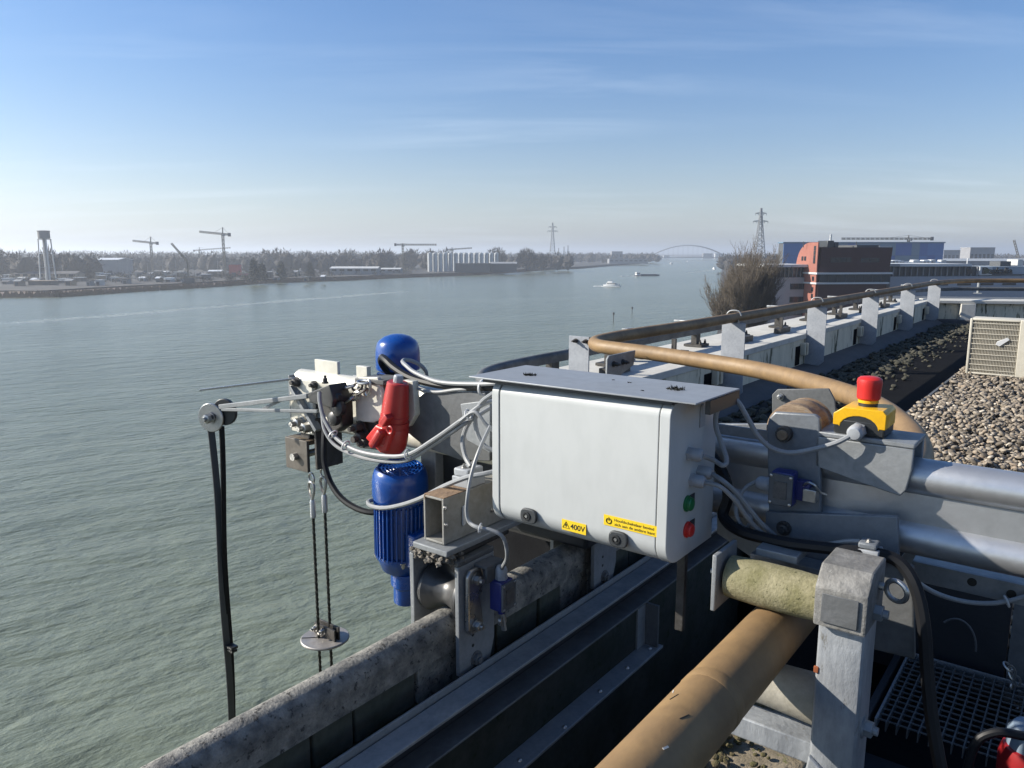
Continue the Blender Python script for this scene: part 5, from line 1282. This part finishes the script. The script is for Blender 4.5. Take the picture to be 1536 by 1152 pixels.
# ------------------------------------------------------------------ motors
def motor(name, label, c, ztop, R, full, tilt=0.0):
    a_, b_ = c
    r = thing(name, label, 'motor', (a_, b_, ztop-.36 if full else ztop-.17))
    hc = .082 if full else .085
    MB().lathe((a_,b_,ztop-hc),(0,0,1),[(R*1.0,0),(R*1.02,.006),(R*1.02,hc*.50),(R*.99,hc*.72),(R*.93,hc*.88),(R*.85,hc*.97)] + ([(R*.81,hc),(R*.79,hc-.005)] if full else [(R*.6,hc*1.10),(R*.3,hc*1.17),(R*.02,hc*1.19)]),36).build('fan_cowl', blue, r)
    if full:
        MB().lathe((a_,b_,ztop-.007),(0,0,1),[(R*.79,0),(R*.79,.002)],28).build('fan_recess', mat('dark_blue_recess', (.006,.02,.07), .6), r)
        gm_ = MB()
        for k in range(1,7): gm_.ring((a_,b_,ztop-.003),(0,0,1),R*.79*k/6,.0021,28,5)
        for k in range(8):
            q = math.pi*k/8; gm_.bar((a_-R*.79*math.cos(q),b_-R*.79*math.sin(q),ztop-.003),(a_+R*.79*math.cos(q),b_+R*.79*math.sin(q),ztop-.003),.0032)
        gm_.build('fan_grille', blue, r)
    zb = ztop-hc
    MB().lathe((a_,b_,zb-.17),(0,0,1),[(R*.84,0),(R*.84,.172)],32).build('stator', blue, r)
    f0 = None
    for k in range(34):
        q = 2*math.pi*k/34; d = V3((math.cos(q),math.sin(q),0)); s_ = V3((-d.y,d.x,0))
        MB().obox(V3((a_,b_,zb-.088))+d*R*.90, d*R*.075, s_*.0018, V3((0,0,.078))).build('cooling_fin', blue, r)
    if full:
        MB().lathe((a_,b_,zb-.222),(0,0,1),[(R*.55,0),(R*.72,.01),(R*.86,.04),(R*.95,.05),(R*.95,.0615)],32).build('end_bell', blue, r)
        MB().lathe((a_+.018,b_,zb-.315),(0,0,1),[(R*.40,0),(R*.46,.004),(R*.46,.05),(R*.56,.06),(R*.56,.10)],28).build('gear_neck', blue, r)
        MB().obox((a_+.055,b_+.01,zb-.13),(.03,0,0),(0,.045,0),(0,0,.05)).build('terminal_box', blue, r, bevel=.006)
        for q in (2.3,4.1,5.6): MB().hexbolt((a_+R*.88*math.cos(q),b_+R*.88*math.sin(q),zb-.165),(0,0,-1),.006,.012).build('bell_bolt', steel, r)
    else:
        MB().obox((a_-.03,b_-.06,ztop-.135),(.055,0,0),(0,.035,0),(0,0,.018)).build('terminal_box', MATS['blue_switch_plastic'], r, bevel=.004)
        MB().obox((a_-.10,b_-.05,ztop-.125),(.016,0,0),(0,.02,0),(0,0,.02)).build('fork', galv, r, bevel=.002)
    return r
def tilt_thing(r, piv, axis, ang):
    M_ = Matrix.Rotation(ang, 4, axis); p_ = L2W(piv)
    r.rotation_euler = M_.to_euler(); r.location = p_ + M_ @ (Vector(r.location)-p_)
hm = motor('hoist_motor', 'blue finned hoist motor hanging below the arm with round fan grille', (-1.412,1.36), -.548, .072, True)
motor('lift_motor', 'blue domed motor standing on top of the arm behind the red plug', (-1.585,1.53), -.245, .062, False)

tilt_thing(hm, (-1.412,1.36,-.60), Vector((1,0.25,0)).normalized(), math.radians(9))
# ------------------------------------------------------------------ red plug and socket
pg = thing('red_plug', 'red power plug pushed into a red socket with open hinged lid', 'plug', tuple(PB(590,690,1.32)))
t0, t1 = PB(597,573,1.315), PB(587,676,1.315); ax_ = (t1-t0).normalized(); Lp = (t1-t0).length
MB().lathe(t0, ax_, [(.024,0),(.027,.003),(.031,.04),(.0345,.082),(.0345,.085),(.036,.086),(.036,.092),(.0345,.093),(.0345,.099),(.038,.100),(.038,.115)],32).build('plug_body', red_pl, pg)
MB().lathe(t0+ax_*.1155, ax_, [(.037,0),(.039,.003),(.039,.035),(.036,.055),(.029,Lp-.1155)],32).build('socket_body', red_pl, pg)
MB().lathe(t0-ax_*.018, ax_, [(.010,0),(.012,.004),(.012,.018)],10).build('strain_relief', grey_pl, pg)
lc = PB(556,662,1.285)
lid_d = (PB(575,640,1.285)-PB(548,682,1.285)).normalized()
e_ = V3((lid_d.z,0,-lid_d.x)).normalized()
MB().obox(PB(572,656,1.283), lid_d*.030, V3((0,.026,0)), e_*.010).build('hinged_lid', red_pl, pg, bevel=.008)
MB().prism([PB(u,v,1.278) for u,v in ((547,657),(563,637),(588,648),(580,678),(570,680))], (0,.05,0)).build('lid_rim', red_btn, pg, bevel=.005)
MB().obox(PB(580,630,1.275), lid_d*.016, V3((0,.012,0)), e_*.008).build('latch', red_pl, pg, bevel=.003)
MB().ring(PB(585,645,1.272), (0,1,0), .009, .003, 16, 6).build('latch_pivot', red_pl, pg)
MB().prism([PB(u,v,1.345) for u,v in ((603,570),(619,572),(623,622),(612,640),(606,640))], (0,.02,0)).build('mounting_plate', alu_pale, pg, bevel=.002)

# ------------------------------------------------------------------ clamp block, chain, hanger
r = thing('cable_clamp', 'black cable clamp block bolted to the arm tip', 'clamp', tuple(PB(510,640,1.30)))
MB().prism([PB(u,v,1.285) for u,v in ((461,590),(493,577),(500,600),(498,612),(464,604))], (0,.06,0)).build('jaw', black_pl, r, bevel=.003)
MB().prism([PB(u,v,1.325) for u,v in ((488,590),(512,592),(514,640),(500,650),(482,612))], (0,.04,0)).build('back_jaw', dark_steel, r, bevel=.004)
for u,v,s_ in ((512,612,.020),(505,628,.018),(500,600,.016),(510,596,.012)): MB().lathe(tuple(PB(u,v,1.315)),(0,-1,.1),[(s_,0),(s_*1.05,.004),(s_*1.05,.016),(s_*.6,.02)],14).build('knob', black_pl, r)
MB().hexbolt(tuple(PB(488,575,1.30)),(0,0,1),.006,.014).build('bolt', dark_steel, r)
ch = thing('short_chain', 'short rusty chain looped round the arm tip', 'chain', tuple(PB(535,600,1.345)))
cpts = [PB(u,v,1.338) for u,v in ((500,592),(512,585),(524,580),(536,580),(545,573),(552,582),(543,588),(533,594),(524,600))]
for i in range(len(cpts)):
    p_ = cpts[i]; d = (cpts[min(i+1,len(cpts)-1)]-cpts[max(i-1,0)]).normalized()
    up_ = V3((0,-1,0)) if i % 2 else V3((0,-.3,1)).normalized(); s_ = d.cross(up_).normalized()
    lp = [p_ + d*.021*math.cos(q)*(1.0) + s_*.0095*math.sin(q) for q in [2*math.pi*k/16 for k in range(16)]]
    MB().tube(lp, .0033, 6, True).build('chain_link', steel if i % 3 else dark_steel, ch)

hb_ = thing('hanger_block', 'square steel hanger block under the arm tip', 'hanger', tuple(PB(460,707,1.38)))
MB().box(-1.884,-1.782,1.350,1.360,-.632,-.538).build('front_plate', mat('brown_grey_steel', (.17,.155,.135), .55, .4, (.11,.095,.08), 12, .9, .15, 60), hb_, bevel=.002)
MB().box(-1.884,-1.782,1.455,1.465,-.632,-.538).build('rear_plate', galv_dull, hb_, bevel=.002)
MB().box(-1.884,-1.782,1.3605,1.4545,-.552,-.538).build('top_plate', mat('rusty_plate', (.20,.17,.12), .7, .3, (.12,.08,.05), 14, .9), hb_, bevel=.002)
MB().box(-1.76,-1.75,1.36,1.455,-.62,-.47).build('side_plate', dark_steel, hb_, bevel=.002)
MB().cyl((-1.833,1.335,-.590),(-1.833,1.47,-.590),.011,.011,16).build('pin', steel, hb_)
MB().box(-1.84,-1.80,1.375,1.445,-.538,-.50).build('neck', dark_steel, hb_)
for k, (u, dz, lab) in enumerate([(468,0,'steel wire rope with thimble under the hanger block, the one toward the strap cables'),(486,.012,'steel wire rope with thimble under the hanger block, the one toward the blue motor')]):
    p_ = PB(u,735,1.38+.03*k); x, y = p_.x, p_.y
    rp2 = thing('wire_rope', lab, 'wire rope', (x,y,-1.26))
    z0 = -.66+dz
    MB().ring((x,y,z0),(0.2,1,0),.016,.0035,20,6).build('shackle', steel, rp2)
    lp = [V3((x+.018*math.sin(q)*(1-.35*math.cos(q)), y-.002, z0-.040+.026*math.cos(q))) for q in [2*math.pi*i/22 for i in range(22)]]
    lp = [V3((x+.017*math.sin(q)*(.65+.35*math.cos(q)), y-.002, z0-.038+.028*math.cos(q))) for q in [2*math.pi*i/22 for i in range(22)]]
    MB().tube(lp, .0042, 7, True).build('thimble', steel, rp2)
    MB().lathe((x,y,z0-.122),(0,0,1),[(.006,0),(.0085,.003),(.0085,.05),(.006,.058)],14).build('ferrule', alu, rp2)
    rb = MB(); nst = 160
    zlo = -1.75
    for s_ in range(3):
        rb.tube([(x+.0026*math.cos(i*.8+s_*2.094), y+.0026*math.sin(i*.8+s_*2.094), z0-.12+(zlo-z0+.12)*i/nst) for i in range(nst+1)], .0026, 5)
    rb.build('strand', mat('wire_rope_steel', (.075,.075,.065), .5, .6, (.04,.04,.035), 60, .8), rp2)
rpz = -1.170
rc_ = V3((-1.795,1.395,rpz))
rpl = thing('rope_stop_plate', 'round steel stop plate clamped on the wire ropes', 'stop plate', tuple(rc_))
MB().lathe(rc_, (0,0,1), [(.071,-.004),(.0735,-.002),(.0735,.002),(.071,.004)], 48).build('disc', mat('stop_plate_steel', (.42,.40,.38), .5, .5, (.30,.28,.26), 12, .9, .1, 80, rvar=.1), rpl)
MB().bar(rc_+V3((-.05,-.05,.0052)), rc_+V3((-.012,-.015,.0052)), .0015).bar(rc_+V3((-.07,.0,.0052)), rc_+V3((-.02,.0,.0052)), .0015).build('split_line', ink, rpl)
MB().box(rc_.x-.045,rc_.x+.05,rc_.y+.012,rc_.y+.018,rpz+.004,rpz+.045).build('clamp_plate', dark_steel, rpl, bevel=.001)
MB().box(rc_.x-.045,rc_.x+.05,rc_.y-.004,rc_.y+.002,rpz+.004,rpz+.040).build('clamp_plate', dark_steel, rpl, bevel=.001)
for da in (-.035,.0): MB().hexbolt((rc_.x+da,rc_.y-.004,rpz+.025),(0,-1,0),.007,.014).build('clamp_bolt', steel, rpl)

# ------------------------------------------------------------------ cable guide arm with pulleys and strap cables
gb_ = 1.30
gd = thing('cable_guide', 'slim rod frame with two round discs guiding the hanging cables', 'cable guide', tuple(PB(320,650,gb_)))
dn = V3((.35,-.94,0)).normalized()
d1, d2 = PB(318,626,gb_), PB(340,617,gb_+.03)
MB().lathe(d1, dn, [(.044,0),(.046,.002),(.046,.006),(.044,.008)], 36).build('disc', steel, gd)
MB().lathe(d2, dn, [(.040,0),(.042,.003),(.042,.012),(.040,.014)], 36).build('disc', black_pl, gd)
MB().cyl(d2 - dn*.01, d1 + dn*.012, .012, .012, 16).build('axle', dark_steel, gd)
MB().hexbolt(tuple(d1+dn*.008), tuple(dn), .013, .024).build('axle_nut', steel, gd)
MB().bar(PB(330,610,gb_+.01), PB(462,594,1.345), .012, .014).build('guide_rod', galv, gd, bevel=.002)
MB().bar(PB(333,614,gb_+.01), PB(477,617,1.345), .009, .010).build('guide_rod', galv, gd, bevel=.002)
MB().bar(PB(395,613,gb_+.03), PB(448,588,1.36), .008, .008).build('guide_rod', galv, gd, bevel=.001)
MB().bar(PB(300,585,1.2), PB(443,568,1.37), .012, .006).build('feeler_bar', steel, gd, bevel=.001)
for k, (u0, u1, m_, lab) in enumerate([(316,347,mat('dark_grey_belt', (.09,.095,.095), .5), 'dark grey flat cable hanging from the guide disc toward the water'), (331,351,black_rub, 'black flat cable hanging from the guide disc toward the water')]):
    top = PB(u0, 640, gb_+.012*k); bot = PB(u1, 1100, gb_+.012*k)
    pts = []
    for i in range(25):
        f = i/24; pts.append(top*(1-f) + bot*f + V3((.010*math.sin(f*math.pi)*(1 if k == 0 else -.4), .004*math.sin(f*9+k), 0)))
    pts += [pts[-1] + V3((.002,0,-.9))]
    st_ = thing('flat_cable', lab, 'cable', tuple(pts[-1]))
    pr2 = [(-.011,-.0025),(.011,-.0025),(.012,0),(.011,.0025),(-.011,.0025),(-.012,0)] if k == 0 else [(-.008,-.003),(.008,-.003),(.009,0),(.008,.003),(-.008,.003),(-.009,0)]
    MB().tube(pts, .01, prof=pr2).build('strip', m_, st_)
    MB().obox(PB(348,970,gb_+.006)+V3((0,0,-.012*k)), (.016-.002*k,0,0),(0,.012-.002*k,0),(0,0,.004)).build('tie', black_pl, st_)

# ------------------------------------------------------------------ cables
def cable(label, pts, r, m_, n=8, ties=(), nm='cable', sides=8):
    P_ = smooth_path(pts, n)
    c_ = thing(nm, label, 'cable', tuple(min(P_, key=lambda p: p.z)))
    MB().tube(P_, r*(.86 if m_ is grey_cab else 1), sides).build('sheath', m_, c_)
    for f in ties:
        i = int(f*(len(P_)-2)); d = P_[i+1]-P_[i]
        MB().ring(P_[i], d, r*2.0, r*.35, 16, 5, .8).build('cable_tie', white_pl, c_)
    return c_
def pc(l): return [PB(u,v,b_) for u,v,b_ in l]
cable('upper grey cable of the pair looping under the red plug', pc([(479,588,1.27),(480,605,1.262),(487,630,1.255),(505,658,1.25),(535,676,1.245),(575,684,1.24),(612,682,1.24),(650,660,1.24),(690,632,1.24),(722,608,1.25),(745,600,1.30)]), .0062, grey_cab, ties=(.28,.36,.62,.86))
cable('lower grey cable of the pair looping under the red plug', pc([(483,620,1.275),(487,645,1.262),(503,668,1.257),(535,684,1.252),(575,692,1.247),(612,690,1.247),(652,666,1.247),(695,637,1.247),(735,612,1.30)]), .0055, grey_cab)
cable('thick black cable arching from the box to the top motor', pc([(760,580,1.36),(720,581,1.36),(680,580,1.37),(645,575,1.38),(615,566,1.39),(592,552,1.40),(580,541,1.41),(573,536,1.43),(572,544,1.45),(580,556,1.47),(592,562,1.49)]), .0095, black_rub, ties=(.1,))
cable('grey cable running beside the thick black one to the top motor', pc([(760,574,1.35),(715,576,1.35),(660,573,1.36),(625,560,1.38),(610,549,1.39),(604,542,1.41),(612,540,1.43),(628,546,1.45),(638,556,1.47),(640,566,1.48)]), .0065, grey_cab)
cable('thin grey cable sagging under the thick black one behind the plug', pc([(612,574,1.37),(630,584,1.36),(655,588,1.36),(690,584,1.36),(735,583,1.36)]), .005, grey_cab)
cable('black cable drooping from the hanger block to the hoist motor', pc([(487,640,1.36),(486,670,1.345),(487,695,1.34),(495,722,1.335),(510,745,1.33),(530,760,1.33),(552,768,1.335),(575,768,1.35)]), .0085, black_rub)
cable('grey cable wrapped round the hoist motor body', pc([(748,706,1.22),(725,711,1.20),(700,716,1.19),(665,730,1.20),(630,748,1.23),(600,758,1.262),(575,762,1.276),(557,759,1.29),(552,753,1.31),(560,750,1.34),(575,752,1.36)]), .0065, grey_cab)
cable('grey cable curving down past the cross tube to the rail limit switch', [*pc([(735,640,1.20),(722,668,1.15),(712,695,1.125),(705,722,1.11),(701,748,1.10),(700,768,1.10),(704,783,1.10),(716,791,1.10),(735,795,1.11),(752,803,1.12),(759,818,1.13),(760,838,1.15)]), ls1], .0048, grey_cab, ties=(.62,))
cable('grey cable looping left of the box down to a terminal on the cross tube', pc([(740,590,1.26),(722,604,1.25),(713,625,1.25),(716,650,1.25),(726,668,1.25),(745,678,1.26)]), .0062, grey_cab)
cable('grey cable bowing from the bundle down behind the cross tube terminal', pc([(712,622,1.28),(700,640,1.27),(694,662,1.26),(698,685,1.25),(706,700,1.24)]), .0062, grey_cab)
cable('short grey cable crossing the bundle left of the box', pc([(690,632,1.23),(712,618,1.235),(728,636,1.24),(745,650,1.25)]), .005, grey_cab)
tb_ = thing('terminal_clip', 'grey terminal clip holding cables on top of the cross tube', 'clip', (-1.07,1.27,-.511))
q = PB(712,712,1.235)
MB().box(-1.108,-1.062,1.225,1.285,-.511,-.488).build('base', grey_pl, tb_, bevel=.002)
MB().box(-1.106,-1.064,1.228,1.282,-.4878,-.470).build('saddle', grey_pl, tb_, bevel=.004)
for b_ in (1.24,1.27): MB().hexbolt((-1.085,b_,-.470),(0,0,1),.005,.006).build('screw', steel, tb_)
# right side
g1, g2, g3 = [V3((SA+.024, g_.y, g_.z)) for g_ in gpts]
cable('grey cable rising from the box gland and drooping to the emergency stop', [g1, *pc([(1070,690,1.25),(1084,698,1.25),(1090,690,1.26),(1082,665,1.27),(1074,640,1.275),(1075,618,1.28),(1085,604,1.28),(1098,598,1.285),(1108,604,1.29),(1122,628,1.30),(1138,655,1.31),(1158,672,1.32),(1185,679,1.33),(1220,674,1.335),(1255,664,1.34)]), V3((-.310,eb0-.022,-.300))], .0052, grey_cab)
cable('grey cable arching from the upper pair gland down to the carriage', [g3, *pc([(1085,722,1.24),(1105,740,1.26),(1125,765,1.28),(1142,785,1.30),(1165,806,1.33)])], .0052, grey_cab)
cable('grey cable arching from the lower pair gland down to the carriage', [g2, *pc([(1080,730,1.22),(1102,750,1.24),(1120,775,1.27),(1138,795,1.30),(1160,810,1.33)])], .0048, grey_cab)
cable('thin grey cable loop hanging below the arching cables', pc([(1135,722,1.34),(1118,732,1.33),(1108,748,1.32),(1104,768,1.31),(1112,788,1.31),(1122,790,1.31),(1126,776,1.31),(1120,760,1.32)]), .0045, grey_cab)
cable('thick black cable draping along the carriage and down past the post', pc([(1060,672,1.34),(1085,712,1.33),(1092,745,1.33),(1085,775,1.32),(1110,796,1.29),(1150,808,1.285),(1190,816,1.28),(1240,822,1.28),(1290,828,1.285),(1330,834,1.30),(1356,850,1.30),(1375,885,1.29),(1386,940,1.28),(1391,1010,1.27),(1398,1080,1.26),(1412,1160,1.25),(1430,1260,1.25)]), .0105, black_rub)
cable('thin grey cable lying on the carriage beside the thick black one', pc([(1165,806,1.335),(1195,816,1.30),(1235,817,1.298),(1270,812,1.298),(1290,812,1.30)]), .0045, grey_cab)
cable('pale grey cable sagging across the perforated bar', pc([(1318,830,1.31),(1340,842,1.33),(1365,865,1.36),(1400,888,1.40),(1440,901,1.44),(1480,905,1.465),(1515,901,1.48),(1560,888,1.49)]), .0048, grey_cab, ties=(.86,))
jc = thing('junction_clip', 'small grey junction clip where cables cross on the carriage', 'clip', tuple(PB(1304,840,1.30)))
q = PB(1303,826,1.295)
MB().obox(q+V3((0,0,-.006)), (.018,0,0),(0,.018,0),(0,0,.012)).build('base', grey_pl, jc, bevel=.002)
MB().obox(q+V3((0,0,.0115)), (.014,0,0),(0,.015,0),(0,0,.005)).build('lid', plate_m, jc, bevel=.003)
MB().hexbolt(tuple(q+V3((0,-.004,.0165))),(0,0,1),.004,.003).build('screw', steel, jc)

# ------------------------------------------------------------------ grating, chain and bottle at lower right
gt = thing('steel_grating', 'galvanised grating panel in the shaded pit below the arm', 'grating', (-.1,2.5,-1.33))
a0,a1,b0,b1,gz = -.395,.32,2.20,2.665,-1.30
MB().box(a0,a0+.006,b0,b1,gz-.03,gz).build('frame_bar', galv, gt); MB().box(a0,a1,b1-.006,b1,gz-.03,gz+.001).build('frame_bar', galv, gt)
w0_ = None
n_ = 26
for k in range(n_):
    a_ = a0+.03+(a1-a0-.04)*k/(n_-1)
    if w0_ is None: w0_ = MB().box(a_-.0015,a_+.0015,b0,b1-.007,gz-.03,gz-.0015).build('bearing_bar', galv_dull, gt); a00 = a_
    else: copy_part(w0_, gt, w0_.location + (L2W((a_,0,0))-L2W((a00,0,0))))
w0_ = None
for k in range(15):
    b_ = b0+.012+(b1-b0-.03)*k/14
    if w0_ is None: w0_ = MB().box(a0+.007,a1,b_-.0018,b_+.0018,gz-.006,gz-.002).build('cross_bar', galv_dull, gt); b00 = b_
    else: copy_part(w0_, gt, w0_.location + (L2W((0,b_,0))-L2W((0,b00,0))))
MB().box(a0-.03,a0-.012,b0-.02,b1+.02,gz-.06,gz+.01).build('edge_angle', navy_steel, gt, bevel=.003)
st3 = thing('pit_step', 'dark ribbed step plate below the grating', 'step', (-.1,2.0,-1.42))
MB().box(-.45,.4,1.55,2.18,-1.42,-1.40).build('tread', navy_steel, st3)
for k in range(6): MB().box(-.3,.35,1.66+k*.08,1.675+k*.08,-1.3995,-1.392).build('rib', navy_steel, st3, bevel=.002)
pn = thing('upright_cladding', 'dark upright steel panels with scratches behind the grating', 'cladding', (0,2.75,-1.4))
MB().box(-.62,-.13,2.72,2.74,-1.4,-.92).build('panel', navy_steel, pn); MB().box(-.125,.05,2.72,2.74,-1.4,-.92).build('panel', galv_dull, pn); MB().box(.06,.6,2.72,2.74,-1.4,-.92).build('panel', navy_steel, pn)  # navy panels darkened to stand for the deep shade here
MB().tube([PB(1440+32*math.cos(q)-8, 975+42*math.sin(q)-5, 2.66) for q in [math.radians(-120+130*i/14) for i in range(15)]], .003, 8).build('pipe_hoop', galv_dull, pn)
fe = thing('red_cylinder', 'dark red gas cylinder with blue-grey cap at the pit edge', 'cylinder', tuple(PB(1540,1260,1.9)))
q = PB(1545,1150,1.9)
MB().lathe((q.x,1.9,q.z-.25),(0,0,1),[(.05,0),(.062,.01),(.062,.27),(.055,.295),(.03,.305)],28).build('bottle', mat('dark_red_paint', (.30,.012,.015), .4), fe)
MB().lathe((q.x,1.9,q.z+.045),(0,0,1),[(.046,0),(.050,.004),(.050,.035),(.040,.05),(.02,.055)],24).build('cap', mat('blue_grey_cap', (.20,.26,.33), .5), fe)
MB().tube(smooth_path([V3((q.x-.01,1.86,q.z+.09)),V3((q.x-.07,1.84,q.z+.085)),V3((q.x-.105,1.83,q.z+.03)),V3((q.x-.11,1.83,q.z-.15)),V3((q.x-.10,1.83,q.z-.3))],6),.010,10).build('hose', black_rub, fe)
cn = thing('hanging_chain', 'steel chain hanging on the dark panel near the red cylinder', 'chain', tuple(PB(1515,1060,2.6)))
cp_ = [PB(u,v,2.62) for u,v in ((1512,1000),(1518,1006),(1516,1012),(1526,1022),(1519,1034),(1530,1044),(1524,1056),(1534,1066),(1528,1080))]
for i, p_ in enumerate(cp_):
    d = (cp_[min(i+1,len(cp_)-1)]-cp_[max(i-1,0)]).normalized(); s_ = d.cross(V3((0,-1,0)) if i % 2 else V3((1,-.4,0))).normalized()
    MB().tube([p_ + d*.016*math.cos(t_) + s_*.008*math.sin(t_) for t_ in [2*math.pi*k/14 for k in range(14)]], .0035, 5, True).build('chain_link', steel, cn)
